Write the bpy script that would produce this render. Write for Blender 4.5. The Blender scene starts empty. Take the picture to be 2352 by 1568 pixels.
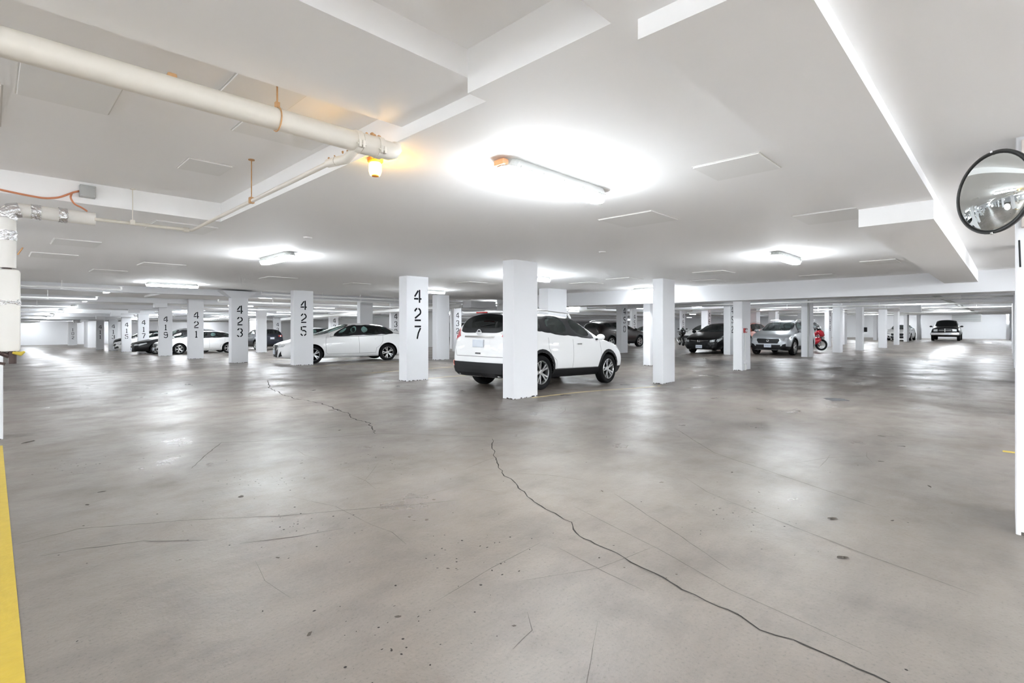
import bpy, bmesh, math, random
from mathutils import Vector, Matrix, Euler
from mathutils.bvhtree import BVHTree
random.seed(7)
R = math.radians
sc = bpy.context.scene
COL = sc.collection

# ---------------------------------------------------------------- camera, world, exposure
CA = 44.33
cam_d = bpy.data.cameras.new('camera'); cam = bpy.data.objects.new('camera', cam_d); COL.objects.link(cam)
cam.location = (0, 0, 1.33)
cam.rotation_euler = Euler((R(90), 0, R(CA - 90)), 'XYZ')
cam_d.sensor_width = 36.0
cam_d.lens = 1169.0 / 2352.0 * 36.0
cam_d.shift_y = -36.0 / 2352.0
cam_d.clip_start = 0.05; cam_d.clip_end = 300
sc.camera = cam
w = bpy.data.worlds.new('world'); sc.world = w; w.use_nodes = True
w.node_tree.nodes['Background'].inputs[0].default_value = (0.9, 0.95, 1, 1)
w.node_tree.nodes['Background'].inputs[1].default_value = 0.4
sc.view_settings.view_transform = 'Standard'; sc.view_settings.look = 'None'
sc.view_settings.gamma = 1.0; sc.view_settings.use_curve_mapping = False
sc.view_settings.exposure = 2.63
LAMP = 21.0      # radiance of the luminaire lenses
FILL_GLOW = 4.0       # watts of the added unseen point light hung below each luminaire
sc.cycles.use_denoising = True
sc.cycles.use_adaptive_sampling = True; sc.cycles.adaptive_threshold = 0.05
sc.cycles.max_bounces = 9; sc.cycles.diffuse_bounces = 6; sc.cycles.glossy_bounces = 4
sc.cycles.transparent_max_bounces = 12
sc.cycles.sample_clamp_indirect = 6.0

# ---------------------------------------------------------------- levels of the building
def zf(u, v):
    z = -0.0205 * min(max(v - 16.5, 0), 40.5)
    return z - 0.15 * math.exp(-((u - 11.6) ** 2 + (v - 6.8) ** 2) / (2 * 1.7 ** 2))
H0 = 2.53

# ---------------------------------------------------------------- materials
def srgb(c):
    return tuple(((x / 255) / 12.92 if x / 255 <= 0.04045 else ((x / 255 + 0.055) / 1.055) ** 2.4) for x in c) + (1,)
def mat(name, col, rough=0.5, metal=0.0, spec=0.5, emit=None, es=0.0, coat=0.0, bump=0.0, bscale=30, var=0.0, vscale=4):
    m = bpy.data.materials.new(name); m.use_nodes = True
    nt = m.node_tree; b = nt.nodes['Principled BSDF']
    if len(col) == 3: col = tuple(col) + (1,)
    b.inputs['Base Color'].default_value = col
    b.inputs['Roughness'].default_value = rough; b.inputs['Metallic'].default_value = metal
    b.inputs['Specular IOR Level'].default_value = spec
    b.inputs['Coat Weight'].default_value = coat; b.inputs['Coat Roughness'].default_value = 0.04
    if emit: b.inputs['Emission Color'].default_value = tuple(emit) + (1,); b.inputs['Emission Strength'].default_value = es
    if bump or var:
        tc = nt.nodes.new('ShaderNodeTexCoord')
        n = nt.nodes.new('ShaderNodeTexNoise'); n.inputs['Scale'].default_value = bscale; n.inputs['Detail'].default_value = 4
        nt.links.new(tc.outputs['Object'], n.inputs['Vector'])
        if bump:
            bp = nt.nodes.new('ShaderNodeBump'); bp.inputs['Strength'].default_value = bump; bp.inputs['Distance'].default_value = 0.01
            nt.links.new(n.outputs['Fac'], bp.inputs['Height']); nt.links.new(bp.outputs['Normal'], b.inputs['Normal'])
        if var:
            n2 = nt.nodes.new('ShaderNodeTexNoise'); n2.inputs['Scale'].default_value = vscale; n2.inputs['Detail'].default_value = 6
            nt.links.new(tc.outputs['Object'], n2.inputs['Vector'])
            mx = nt.nodes.new('ShaderNodeMix'); mx.data_type = 'RGBA'
            mx.inputs['A'].default_value = tuple(x * (1 - var) for x in col[:3]) + (1,)
            mx.inputs['B'].default_value = tuple(min(1, x * (1 + var)) for x in col[:3]) + (1,)
            nt.links.new(n2.outputs['Fac'], mx.inputs['Factor']); nt.links.new(mx.outputs['Result'], b.inputs['Base Color'])
    return m

M = {}
M['white'] = mat('white_paint', (0.72, 0.725, 0.745), 0.6, bump=0.12, bscale=14, var=0.012, vscale=1.2)
M['ceil'] = mat('ceiling_paint', (0.92, 0.92, 0.92), 0.7, bump=0.15, bscale=6, var=0.015, vscale=0.8)
M['panel'] = mat('panel_paint', (0.85, 0.85, 0.84), 0.6)
M['seam'] = mat('panel_gap', (0.68, 0.67, 0.65), 0.8)
M['black'] = mat('black_stencil', (0.012, 0.012, 0.014), 1.0, spec=0.0, var=0.3, vscale=30)
M['cream'] = mat('cream_pipe_paint', (0.70, 0.66, 0.59), 0.45, bump=0.05, bscale=40, var=0.05, vscale=6)
M['cream2'] = mat('cream_insulation', (0.76, 0.74, 0.70), 0.6, bump=0.1, bscale=30, var=0.03, vscale=5)
M['wpipe'] = mat('white_pipe_paint', (0.84, 0.84, 0.83), 0.45)
M['rust'] = mat('rusty_steel', (0.52, 0.30, 0.14), 0.6, bump=0.2, bscale=60, var=0.4, vscale=25)
M['orange'] = mat('orange_cable', (0.62, 0.24, 0.12), 0.5)
M['greybox'] = mat('grey_steel', (0.44, 0.45, 0.44), 0.45)
M['housing'] = mat('lamp_housing', (0.52, 0.53, 0.52), 0.5)
M['lens'] = mat('lamp_lens', (1, 1, 1), 0.3, emit=(0.90, 0.955, 1.0), es=LAMP)
M['lensoff'] = mat('lamp_lens_unlit', (0.9, 0.9, 0.9), 0.3)
M['amber'] = mat('amber_lens', (1, 0.7, 0.2), 0.3, emit=(1.0, 0.62, 0.12), es=3.0)
M['amberbase'] = mat('amber_collar', (0.75, 0.28, 0.04), 0.5)
M['foil'] = mat('foil_tape', (0.75, 0.75, 0.76), 0.22, metal=1.0, bump=1.0, bscale=55)
M['mirror'] = mat('mirror_glass', (0.80, 0.83, 0.82), 0.02, metal=1.0)
M['rim_black'] = mat('black_rubber', (0.02, 0.02, 0.02), 0.5)
M['tyre'] = mat('tyre_rubber', (0.010, 0.010, 0.0105), 0.9, spec=0.15, bump=0.15, bscale=120)
M['alloy'] = mat('alloy', (0.62, 0.62, 0.62), 0.28, metal=0.85)
M['darkwell'] = mat('dark_wheel_well', (0.004, 0.004, 0.004), 1.0, spec=0.0)
M['trim'] = mat('black_plastic', (0.008, 0.008, 0.009), 0.5, spec=0.3)
M['chrome'] = mat('chrome', (0.8, 0.8, 0.8), 0.12, metal=1.0)
M['seat'] = mat('charcoal_cloth', (0.016, 0.016, 0.018), 0.9)
M['seat2'] = mat('grey_cloth', (0.30, 0.31, 0.31), 0.9)
M['redlamp'] = mat('red_lens', (0.42, 0.012, 0.012), 0.12, coat=1.0)
M['redlamp2'] = mat('pink_red_lens', (0.60, 0.09, 0.10), 0.12, coat=1.0)
M['orangelamp'] = mat('orange_reflector', (0.62, 0.08, 0.03), 0.15, coat=1.0)
M['headlamp'] = mat('clear_lens', (0.55, 0.57, 0.58), 0.08, coat=1.0, metal=0.3)
M['plate'] = mat('plate_white', (0.62, 0.66, 0.72), 0.4, var=0.1, vscale=8)
M['plate_ink'] = mat('plate_ink', (0.25, 0.28, 0.38), 0.5)
M['seamline'] = mat('body_gap', (0.10, 0.10, 0.105), 0.8)
M['yellow'] = mat('yellow_paint', (0.50, 0.36, 0.035), 0.6, bump=0.2, bscale=40, var=0.14, vscale=14)
M['yellow2'] = mat('worn_yellow_paint', (0.62, 0.50, 0.25), 0.6, var=0.12, vscale=20)
M['crack'] = mat('crack_dark', (0.022, 0.019, 0.016), 0.95)
M['crack2'] = mat('hairline_crack', (0.085, 0.076, 0.067), 0.9)
M['leaf'] = mat('dark_leaf', (0.055, 0.045, 0.035), 0.8, var=0.4, vscale=30)
M['red'] = mat('red_enamel', (0.45, 0.02, 0.02), 0.3, coat=0.5)
M['brown'] = mat('brown_valve', (0.06, 0.035, 0.03), 0.6)
M['mustard'] = mat('mustard_handle', (0.55, 0.42, 0.05), 0.5)
M['tan'] = mat('tan_duct', (0.70, 0.62, 0.50), 0.6)
M['louver'] = mat('louver_grey', (0.38, 0.40, 0.41), 0.5)
M['wallgrey'] = mat('grey_wall_paint', (0.50, 0.50, 0.50), 0.7)

def glass(name, tint, refl=0.10):
    m = bpy.data.materials.new(name); m.use_nodes = True; nt = m.node_tree; nt.nodes.clear()
    o = nt.nodes.new('ShaderNodeOutputMaterial'); mx = nt.nodes.new('ShaderNodeMixShader')
    t = nt.nodes.new('ShaderNodeBsdfTransparent'); g = nt.nodes.new('ShaderNodeBsdfGlossy')
    t.inputs[0].default_value = tuple(tint) + (1,); g.inputs['Roughness'].default_value = 0.03
    g.inputs['Color'].default_value = (0.9, 0.97, 0.97, 1)
    f = nt.nodes.new('ShaderNodeFresnel'); f.inputs[0].default_value = 1.5
    a = nt.nodes.new('ShaderNodeMath'); a.operation = 'ADD'; a.inputs[1].default_value = refl; a.use_clamp = True
    nt.links.new(f.outputs[0], a.inputs[0]); nt.links.new(a.outputs[0], mx.inputs[0])
    nt.links.new(t.outputs[0], mx.inputs[1]); nt.links.new(g.outputs[0], mx.inputs[2]); nt.links.new(mx.outputs[0], o.inputs[0])
    return m
M['glass'] = glass('teal_glass', (0.66, 0.88, 0.84), 0.03)
M['darkglass'] = glass('privacy_glass', (0.03, 0.035, 0.035), 0.0)

def paint(name, c, metal=0.0, rough=0.3):
    return mat(name, c, rough, metal=metal, coat=0.35 if max(c) > .1 else 0.12, spec=0.5 if max(c) > .1 else 0.3)
P_WHITE = paint('white_car_paint', (0.80, 0.80, 0.80), rough=0.35)
P_BLACK = paint('black_car_paint', (0.004, 0.004, 0.0045))
P_NAVY = paint('navy_car_paint', (0.006, 0.008, 0.018))
P_SILVER = paint('silver_car_paint', (0.42, 0.44, 0.46), 0.45)
P_GREY = paint('grey_car_paint', (0.20, 0.23, 0.26), 0.4)
P_BROWN = paint('brown_car_paint', (0.02, 0.015, 0.014), 0.2)
P_ORANGE = paint('orange_car_paint', (0.60, 0.10, 0.03))
P_RED = paint('red_bike_paint', (0.50, 0.015, 0.03))

def floor_material():
    m = bpy.data.materials.new('polished_concrete'); m.use_nodes = True
    nt = m.node_tree; b = nt.nodes['Principled BSDF']; L = nt.links.new
    tc = nt.nodes.new('ShaderNodeTexCoord')
    def noise(scale, detail=5, rough=0.55, stretch=None, rot=0):
        n = nt.nodes.new('ShaderNodeTexNoise'); n.inputs['Scale'].default_value = scale
        n.inputs['Detail'].default_value = detail; n.inputs['Roughness'].default_value = rough
        mp = nt.nodes.new('ShaderNodeMapping'); L(tc.outputs['Object'], mp.inputs[0])
        if stretch: mp.inputs['Scale'].default_value = stretch
        mp.inputs['Rotation'].default_value = (0, 0, rot); L(mp.outputs[0], n.inputs['Vector'])
        return n.outputs['Fac']
    def ramp(src, stops):
        r = nt.nodes.new('ShaderNodeValToRGB'); e = r.color_ramp.elements
        e[0].position, e[0].color = stops[0][0], stops[0][1]; e[1].position, e[1].color = stops[-1][0], stops[-1][1]
        for p, c in stops[1:-1]:
            k = e.new(p); k.color = c
        L(src, r.inputs[0]); return r.outputs[0]
    def g(x): return (x, x, x, 1)
    def mul(a, bb, fac=1.0):
        mx = nt.nodes.new('ShaderNodeMix'); mx.data_type = 'RGBA'; mx.blend_type = 'MULTIPLY'; mx.inputs['Factor'].default_value = fac
        L(a, mx.inputs['A']); L(bb, mx.inputs['B']); return mx.outputs['Result']
    base = ramp(noise(0.55, 6, 0.6), [(0.30, (0.150, 0.126, 0.105, 1)), (0.5, (0.190, 0.164, 0.142, 1)), (0.72, (0.215, 0.193, 0.173, 1))])
    c = mul(base, ramp(noise(2.6, 8, 0.62), [(0.12, g(0.60)), (0.5, g(0.99)), (0.85, g(1.12))]))
    c = mul(c, ramp(noise(3.0, 6, 0.6, (0.35, 1.6, 1), 0.3), [(0.16, g(0.72)), (0.58, g(1.0)), (1, g(1.0))]), 0.8)
    c = mul(c, ramp(noise(70, 3, 0.7), [(0.28, g(0.62)), (0.42, g(0.96)), (0.8, g(1.06))]))
    c = mul(c, ramp(noise(22, 2, 0.5, (0.5, 1.2, 1), 0.9), [(0.14, g(0.35)), (0.22, g(1.0)), (1, g(1.0))]), 0.9)
    L(c, b.inputs['Base Color'])
    rg = ramp(noise(1.1, 6, 0.65), [(0.2, g(0.18)), (0.48, g(0.36)), (0.75, g(0.62))])
    L(rg, b.inputs['Roughness']); b.inputs['Specular IOR Level'].default_value = 0.4
    bp = nt.nodes.new('ShaderNodeBump'); bp.inputs['Strength'].default_value = 0.35; bp.inputs['Distance'].default_value = 0.012
    L(noise(11, 8, 0.75), bp.inputs['Height']); L(bp.outputs[0], b.inputs['Normal'])
    return m
M['floor'] = floor_material()

# ---------------------------------------------------------------- mesh helpers
def obj(name, bm, m, parent=None, smooth=False, label=None):
    me = bpy.data.meshes.new(name)
    bmesh.ops.recalc_face_normals(bm, faces=bm.faces[:]); bm.to_mesh(me); bm.free()
    for k in (m if isinstance(m, (list, tuple)) else [m]): me.materials.append(k)
    if smooth:
        for p in me.polygons: p.use_smooth = True
    o = bpy.data.objects.new(name, me); COL.objects.link(o)
    if parent is not None: o.parent = parent
    if label: o['label'] = label
    return o
def smooth_angle(o, a=35):
    me = o.data
    for p in me.polygons: p.use_smooth = True
    bm = bmesh.new(); bm.from_mesh(me)
    for e in bm.edges:
        if len(e.link_faces) == 2 and e.calc_face_angle(0) > R(a): e.smooth = False
    bm.to_mesh(me); bm.free()
def tag(o, label, cat, group=None, kind=None):
    o['label'] = label; o['category'] = cat
    if group: o['group'] = group
    if kind: o['kind'] = kind
    return o
def thing(name, label, cat, loc=(0, 0, 0), rz=0.0, group=None):
    o = bpy.data.objects.new(name, None); COL.objects.link(o); o.empty_display_size = 0.1
    o.location = loc; o.rotation_euler = (0, 0, rz)
    return tag(o, label, cat, group)
def struct(o): o['kind'] = 'structure'; return o
def add_box(bm, x0, x1, y0, y1, z0, z1, bev=0.0, mi=0):
    r = bmesh.ops.create_cube(bm, size=1.0); vs = r['verts']
    for v in vs:
        v.co = Vector((x0 + (v.co.x + .5) * (x1 - x0), y0 + (v.co.y + .5) * (y1 - y0), z0 + (v.co.z + .5) * (z1 - z0)))
    fs = list({f for v in vs for f in v.link_faces})
    if bev > 0:
        es = list({e for v in vs for e in v.link_edges})
        rr = bmesh.ops.bevel(bm, geom=es, offset=bev, segments=2, affect='EDGES', profile=0.5)
        fs = list({f for f in rr['faces']} | {f for f in fs if f.is_valid})
    for f in fs: f.material_index = mi
    return vs
def box(x0, x1, y0, y1, z0, z1, bev=0.0):
    bm = bmesh.new(); add_box(bm, x0, x1, y0, y1, z0, z1, bev); return bm
def add_tube(bm, pts, r, seg=12, fillet=0.0, caps=True):
    pts = [Vector(p) for p in pts]
    if fillet > 0 and len(pts) > 2:
        q = [pts[0]]
        for i in range(1, len(pts) - 1):
            a, b, c = pts[i - 1], pts[i], pts[i + 1]
            d1 = (a - b); d2 = (c - b); f = min(fillet, d1.length * .48, d2.length * .48)
            p1 = b + d1.normalized() * f; p2 = b + d2.normalized() * f
            for k in range(7):
                t = k / 6; q.append((1 - t) ** 2 * p1 + 2 * t * (1 - t) * b + t * t * p2)
        q.append(pts[-1]); pts = q
    rings = []; prev = None
    for i, p in enumerate(pts):
        t = (pts[min(i + 1, len(pts) - 1)] - pts[max(i - 1, 0)]).normalized()
        if prev is None:
            n = t.orthogonal().normalized()
        else:
            n = (prev - t * prev.dot(t)).normalized()
        prev = n; b2 = t.cross(n)
        rr = r[i] if isinstance(r, (list, tuple)) else r
        rings.append([bm.verts.new(p + (n * math.cos(2 * math.pi * k / seg) + b2 * math.sin(2 * math.pi * k / seg)) * rr) for k in range(seg)])
    for A, B in zip(rings, rings[1:]):
        for k in range(seg): bm.faces.new((A[k], A[(k + 1) % seg], B[(k + 1) % seg], B[k]))
    if caps:
        bm.faces.new(rings[0][::-1]); bm.faces.new(rings[-1])
def tube(pts, r, seg=12, fillet=0.0):
    bm = bmesh.new(); add_tube(bm, pts, r, seg, fillet); return bm
def add_lathe(bm, prof, seg=32, axis='Y', closed=False, caps=True):
    # prof: (radius, offset along axis)
    rings = []
    for (r, a) in prof:
        ring = []
        for k in range(seg):
            t = 2 * math.pi * k / seg; c, s = math.cos(t) * r, math.sin(t) * r
            ring.append(bm.verts.new({'Y': (c, a, s), 'Z': (c, s, a), 'X': (a, c, s)}[axis]))
        rings.append(ring)
    n = len(rings)
    for i in range(n if closed else n - 1):
        A, B = rings[i], rings[(i + 1) % n]
        for k in range(seg): bm.faces.new((A[k], A[(k + 1) % seg], B[(k + 1) % seg], B[k]))
    if not closed and caps:
        for ring in (rings[0], rings[-1]):
            if (ring[0].co - ring[seg // 2].co).length > 1e-5: bm.faces.new(ring)
    return rings
def add_prism(bm, outline, z0, z1, taper=1.0):
    n = len(outline); c = Vector((sum(p[0] for p in outline) / n, sum(p[1] for p in outline) / n))
    A = [bm.verts.new((p[0], p[1], z0)) for p in outline]
    B = [bm.verts.new((c.x + (p[0] - c.x) * taper, c.y + (p[1] - c.y) * taper, z1)) for p in outline]
    for k in range(n): bm.faces.new((A[k], A[(k + 1) % n], B[(k + 1) % n], B[k]))
    bm.faces.new(A[::-1]); bm.faces.new(B)

# ---------------------------------------------------------------- floor
U0, U1, V0, V1 = -9.0, 70.0, -9.0, 78.0
def axis_steps(lo, hi, fine, step):
    xs = []; x = lo
    while x < hi - 1e-6:
        xs.append(x); x += fine[2] if fine[0] <= x < fine[1] else step
    xs.append(hi); return xs
bm = bmesh.new()
us = axis_steps(U0, U1, (5, 18, 0.5), 2.0); vs_ = axis_steps(V0, V1, (1, 14, 0.5), 1.5)
g = [[bm.verts.new((u, v, zf(u, v))) for v in vs_] for u in us]
for i in range(len(us) - 1):
    for j in range(len(vs_) - 1): bm.faces.new((g[i][j], g[i + 1][j], g[i + 1][j + 1], g[i][j + 1]))
floor = struct(obj('floor', bm, M['floor'], smooth=True))
floor['label'] = 'polished grey-beige concrete floor with cracks and stains'

def ribbon(name, pts, width, m, jit=0.0, step=0.05, lift=0.0015, parent=None, label=None, taper=True):
    # a thin strip lying on the floor along (u,v) points
    P = []
    for a, b in zip(pts, pts[1:]):
        d = math.dist(a, b); n = max(1, int(d / step))
        for k in range(n):
            t = k / n
            P.append(Vector((a[0] + (b[0] - a[0]) * t, a[1] + (b[1] - a[1]) * t)))
    P.append(Vector(pts[-1]))
    if jit:
        off = Vector((0, 0))
        for i in range(1, len(P) - 1):
            off = off * 0.6 + Vector((random.uniform(-jit, jit), random.uniform(-jit, jit)))
            P[i] = P[i] + off
    bm = bmesh.new(); prev = None
    for i, p in enumerate(P):
        t = (P[min(i + 1, len(P) - 1)] - P[max(i - 1, 0)]).normalized(); n = Vector((-t.y, t.x))
        wd = width * (random.uniform(.55, 1.25) if jit else 1) * .5
        if taper and jit: wd *= min(1, 0.35 + min(i, len(P) - 1 - i) / 6)
        q = [p + n * wd, p - n * wd]
        cur = [bm.verts.new((c.x, c.y, zf(c.x, c.y) + lift)) for c in q]
        if prev: bm.faces.new((prev[0], prev[1], cur[1], cur[0]))
        prev = cur
    return obj(name, bm, m, parent, label=label)
ck = lambda pts, w_, m='crack2', j=0.006: ribbon('crack', pts, w_, M[m], j, parent=floor)
c1 = [(4.13, 4.36), (3.67, 3.86), (3.23, 3.29), (3.15, 3.1), (2.93, 2.68), (2.83, 2.4), (2.74, 2.12), (2.63, 2.0), (2.57, 1.8), (2.52, 1.52), (2.51, 1.38), (2.46, 1.18), (2.43, 1.06), (2.4, 0.88), (2.36, 0.79), (2.38, 0.61), (2.36, 0.48), (2.34, 0.36), (2.33, 0.2)]
ck(c1, 0.0095, 'crack', 0.013)
ck([(2.42, 1.02), (2.415, 0.9), (2.38, 0.84)], 0.005, 'crack', 0.004)
ck([(4.72, 12.97), (4.13, 11.22), (3.97, 10.11), (3.87, 9.36), (3.97, 8.51), (3.83, 7.67), (3.81, 7.22), (3.65, 6.76), (3.6, 6.24), (3.31, 5.59)], 0.016, 'crack', 0.02)
ck([(1.6, 6.6), (2.4, 6.0), (3.31, 5.59), (3.62, 5.23), (3.93, 4.77), (4.19, 4.43)], 0.009, 'crack2')
ck([(0.11, 4.32), (0.4, 4.36), (0.94, 4.02), (1.41, 3.65), (1.99, 3.3), (2.5, 3.0)], 0.006, 'crack2')
ck([(0.2, 4.0), (0.36, 3.96), (0.66, 3.83), (0.94, 3.56)], 0.009)
ck([(1.06, 3.36), (1.35, 3.22), (1.62, 3.13)], 0.008)
ck([(2.38, 1.95), (2.31, 1.53), (2.29, 1.31)], 0.004, j=0.002)
ck([(3.45, 2.24), (3.05, 1.5), (2.81, 1.08)], 0.005, j=0.003)
ck([(6.2, 3.1), (5.29, 2.21), (4.8, 1.23), (4.53, 0.7)], 0.006, j=0.003)
ck([(3.0, 2.3), (2.78, 1.5), (2.6, 1.0), (2.5, 0.4)], 0.0035, j=0.002)
ck([(3.9, 1.5), (3.55, 0.6), (3.4, 0.1)], 0.0045, j=0.003)
ck([(1.5, 1.46), (1.65, 1.49), (1.74, 1.6)], 0.005, j=0.002)
ck([(1.31, 5.46), (1.59, 5.99), (1.85, 6.44)], 0.009, j=0.006)
rs = random.Random(3)
for k in range(34):
    u = rs.uniform(.6, 6.5); v = rs.uniform(.3, 6.0)
    if math.hypot(u, v) < 1.6: continue
    a = rs.choice([rs.gauss(-.1, .25), rs.gauss(1.5, .3), rs.uniform(0, 3.1)]); L_ = rs.uniform(.15, 1.1); b = a + rs.uniform(-.35, .35)
    p1 = (u + math.cos(a) * L_ / 2, v + math.sin(a) * L_ / 2); p2 = (p1[0] + math.cos(b) * L_ / 2, p1[1] + math.sin(b) * L_ / 2)
    ribbon('scratch', [(u, v), p1, p2], rs.uniform(.0022, .004), M['crack2'], .0012, parent=floor)
bm = bmesh.new()
for k in range(420):
    u = rs.uniform(.2, 8); v = rs.uniform(.2, 8)
    if k > 200: c_ = [(1.2, 1.9), (2.0, 2.3), (1.45, 3.3), (3.6, 1.4), (2.6, 4.4), (.6, 6.3), (1.6, 4.6)][k % 7]; u = rs.gauss(c_[0], .22); v = rs.gauss(c_[1], .22)
    q = rs.uniform(.0025, .009); e_ = rs.uniform(.3, 1); t = rs.uniform(0, 3.14)
    bm.faces.new([bm.verts.new((u + q * math.cos(a) * math.cos(t) - q * e_ * math.sin(a) * math.sin(t), v + q * math.cos(a) * math.sin(t) + q * e_ * math.sin(a) * math.cos(t), zf(u, v) + .0012)) for a in (0, 1.1, 2.0, 3.2, 4.3, 5.3)])
o = obj('grit', bm, M['crack'], floor); o['kind'] = 'stuff'
def blot(u, v, r, name='stain', m='leaf', e=0.5, rot=0.0):
    bm = bmesh.new(); ring = []
    for k in range(14):
        t = 2 * math.pi * k / 14; rr = r * random.uniform(.7, 1.15)
        x, y = rr * math.cos(t), rr * e * math.sin(t)
        x, y = x * math.cos(rot) - y * math.sin(rot), x * math.sin(rot) + y * math.cos(rot)
        ring.append(bm.verts.new((u + x, v + y, zf(u + x, v + y) + 0.0016)))
    bm.faces.new(ring); return obj(name, bm, M[m], floor)
for u, v, r in [(5.43, .47, .04), (4.3, .57, .02), (1.36, 4.28, .035), (.96, 2.16, .02), (.3, 8.03, .09), (1.62, 1.57, .012), (1.75, 2.2, .012), (2.0, 1.9, .012),
                (1.3, 2.0, .018), (1.15, 3.0, .014), (3.1, 6.1, .03), (0.62, 5.2, .03), (0.5, 4.9, .025), (2.4, 4.6, .02), (2.1, 4.9, .02), (7.5, 1.1, .05), (6.1, .9, .03), (1.25, 1.25, .012), (4.7, 1.8, .02)]:
    blot(u, v, r, rot=random.uniform(0, 3), e=random.uniform(.25, .6))
blot(10.67, 2.24, 0.24, 'drain_cover', 'seamline', 0.9)
ribbon('painted_line', [(0.02, -1.0), (0.02, 8.0)], 0.14, M['yellow'], parent=floor, label='bright yellow painted line along the left edge', step=.5, lift=.002)
ribbon('painted_line', [(7.0, 6.32), (11.5, 6.12)], 0.075, M['yellow2'], parent=floor, label='worn pale yellow stall line beside the white SUV', step=.2, lift=.002)
ribbon('painted_line', [(7.3, 10.5), (11.6, 10.5)], 0.07, M['yellow2'], parent=floor, label='worn pale yellow stall line behind column 427', step=.2, lift=.002)
ribbon('painted_line', [(7.5, -1.6), (7.5, 0.05)], 0.09, M['yellow'], parent=floor, label='short yellow painted line by the right-hand post', step=.2, lift=.002)
for v in (12.9, 16.3, 20.0, 23.0, 26.0):
    ribbon('painted_line', [(7.3, v), (11.8, v)], 0.07, M['yellow2'], parent=floor, step=.5, lift=.002)

# ---------------------------------------------------------------- ceiling
def heads(bm, u0, u1, v0, v1, zb, zt=3.2):  # a slab block
    add_box(bm, u0, u1, v0, v1, zb, zt)
MU = 15.3
bm = bmesh.new()
for (a, b, c, d, z) in [
    (U0, 1.85, 6.5, 17.8, H0), (1.85, MU, 2.0, 17.8, H0), (1.72, MU, 1.13, 2.0, H0), (U0, MU, V0, 1.13, H0),
    (U0, 1.85, 2.8, 6.5, 2.74), (U0, 1.85, 2.0, 2.8, 2.61), (U0, 1.72, 1.13, 2.0, 2.757)]:
    heads(bm, a, b, c, d, z)
ceiling = struct(obj('ceiling', bm, M['ceil'])); ceiling['label'] = 'smooth white painted slab ceiling with recessed pockets'
# the ceiling further back
bm = bmesh.new(); heads(bm, MU, U1, V0, 17.8, 2.60); obj('slab', bm, M['ceil'], ceiling)
def sloped(name, u0, u1, v0, v1, rel, parent, m='ceil', step=3.0, top=3.4):
    bm = bmesh.new(); n = max(1, int((v1 - v0) / step)); prev = None
    for k in range(n + 1):
        v = v0 + (v1 - v0) * k / n; z = zf(60, v) + rel
        cur = [bm.verts.new((u0, v, z)), bm.verts.new((u1, v, z)), bm.verts.new((u1, v, top)), bm.verts.new((u0, v, top))]
        if prev:
            for q in range(4): bm.faces.new((prev[q], prev[(q + 1) % 4], cur[(q + 1) % 4], cur[q]))
        else: bm.faces.new(cur)
        prev = cur
    bm.faces.new(prev[::-1]); return obj(name, bm, M[m], parent)
sloped('slab', U0, U1, 17.8, V1, 2.82, ceiling)
# dropped soffit over the right-hand aisle and the deep cross beam
obj('soffit', box(1.77, 5.85, .48, 1.04, 2.45, 2.535), M['ceil'], ceiling)
obj('soffit', box(5.85, MU + .05, .48, 1.04, 2.28, 2.535), M['ceil'], ceiling)
obj('beam', box(14.95, 15.95, V0, 13.6, 2.06, 2.7), M['white'], ceiling)
for u in (20.5, 26.5, 32.5, 38.5, 44.5, 50.5, 56.5, 63):
    obj('beam', box(u, u + .45, V0, 17.8, 2.36, 2.65), M['white'], ceiling)
ROWV = [22.0, 28.0, 34.2, 40.9, 47.2, 53.3, 58.6, 65.0, 71.2]
for v in ROWV:
    z = zf(60, v)
    obj('beam', box(U0, U1, v - .25, v + .3, 2.60 + z, 2.95 + z), M['white'], ceiling)
obj('drop_panel', box(4.6, 8.2, 23.2, 26.6, 2.55, 2.9), M['ceil'], ceiling)
# access panels / patch boards on the ceiling
def cpanel(u0, u1, v0, v1, z=H0):
    bm = bmesh.new(); add_box(bm, u0, u1, v0, v1, z - .004, z + .01)
    p = obj('panel', bm, M['seam'], ceiling)
    obj('panel_face', box(u0 + .008, u1 - .008, v0 + .008, v1 - .008, z - .012, z + .01, .003), M['panel'], p)
for a in [(3.7, 4.18, 1.23, 1.72), (4.78, 5.4, 2.65, 3.32), (.6, 1.12, 9.3, 10.0), (.45, 1.05, 11.3, 12.1), (2.0, 2.7, 11.6, 12.3), (1.5, 2.1, 13.8, 14.5),
          (1.3, 1.95, 6.9, 7.55), (6.1, 6.75, 1.07, 1.7), (13.5, 14.3, 2.9, 3.6), (11.3, 12.0, 1.45, 2.0), (4.7, 5.4, 12.8, 13.5), (7.0, 7.6, 13, 13.6),
          (11.0, 11.7, 4.4, 5.1), (13.0, 13.7, 5.4, 6.1), (11.4, 12.1, 8.2, 8.9), (11.0, 11.7, 6.7, 7.4), (9.0, 9.7, 10.4, 11.0), (12.0, 12.7, 11.4, 12.0)]:
    cpanel(*a)
for a in [(.1, .55, 3.55, 4.3), (.95, 1.35, 2.87, 3.5), (1.2, 1.8, 3.6, 4.0), (1.15, 1.5, 4.9, 5.3), (-.6, .05, 4.2, 5.1)]:
    cpanel(*a, z=2.74)
obj('cover_plate', box(5.15, 5.3, 3.05, 3.12, H0 - .008, H0 + .01), M['ceil'], ceiling)
bm = bmesh.new(); add_lathe(bm, [(0.0, H0 - .02), (.05, H0 - .018), (.06, H0)], 20, 'Z'); o = obj('ceiling_disc', bm, M['panel'], ceiling); o.location = (3.0, 6.8, 0)
bm = bmesh.new(); add_lathe(bm, [(0.0, H0 - .02), (.05, H0 - .018), (.06, H0)], 20, 'Z'); o = obj('ceiling_disc', bm, M['panel'], ceiling); o.location = (6.9, 4.7, 0)

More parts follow.
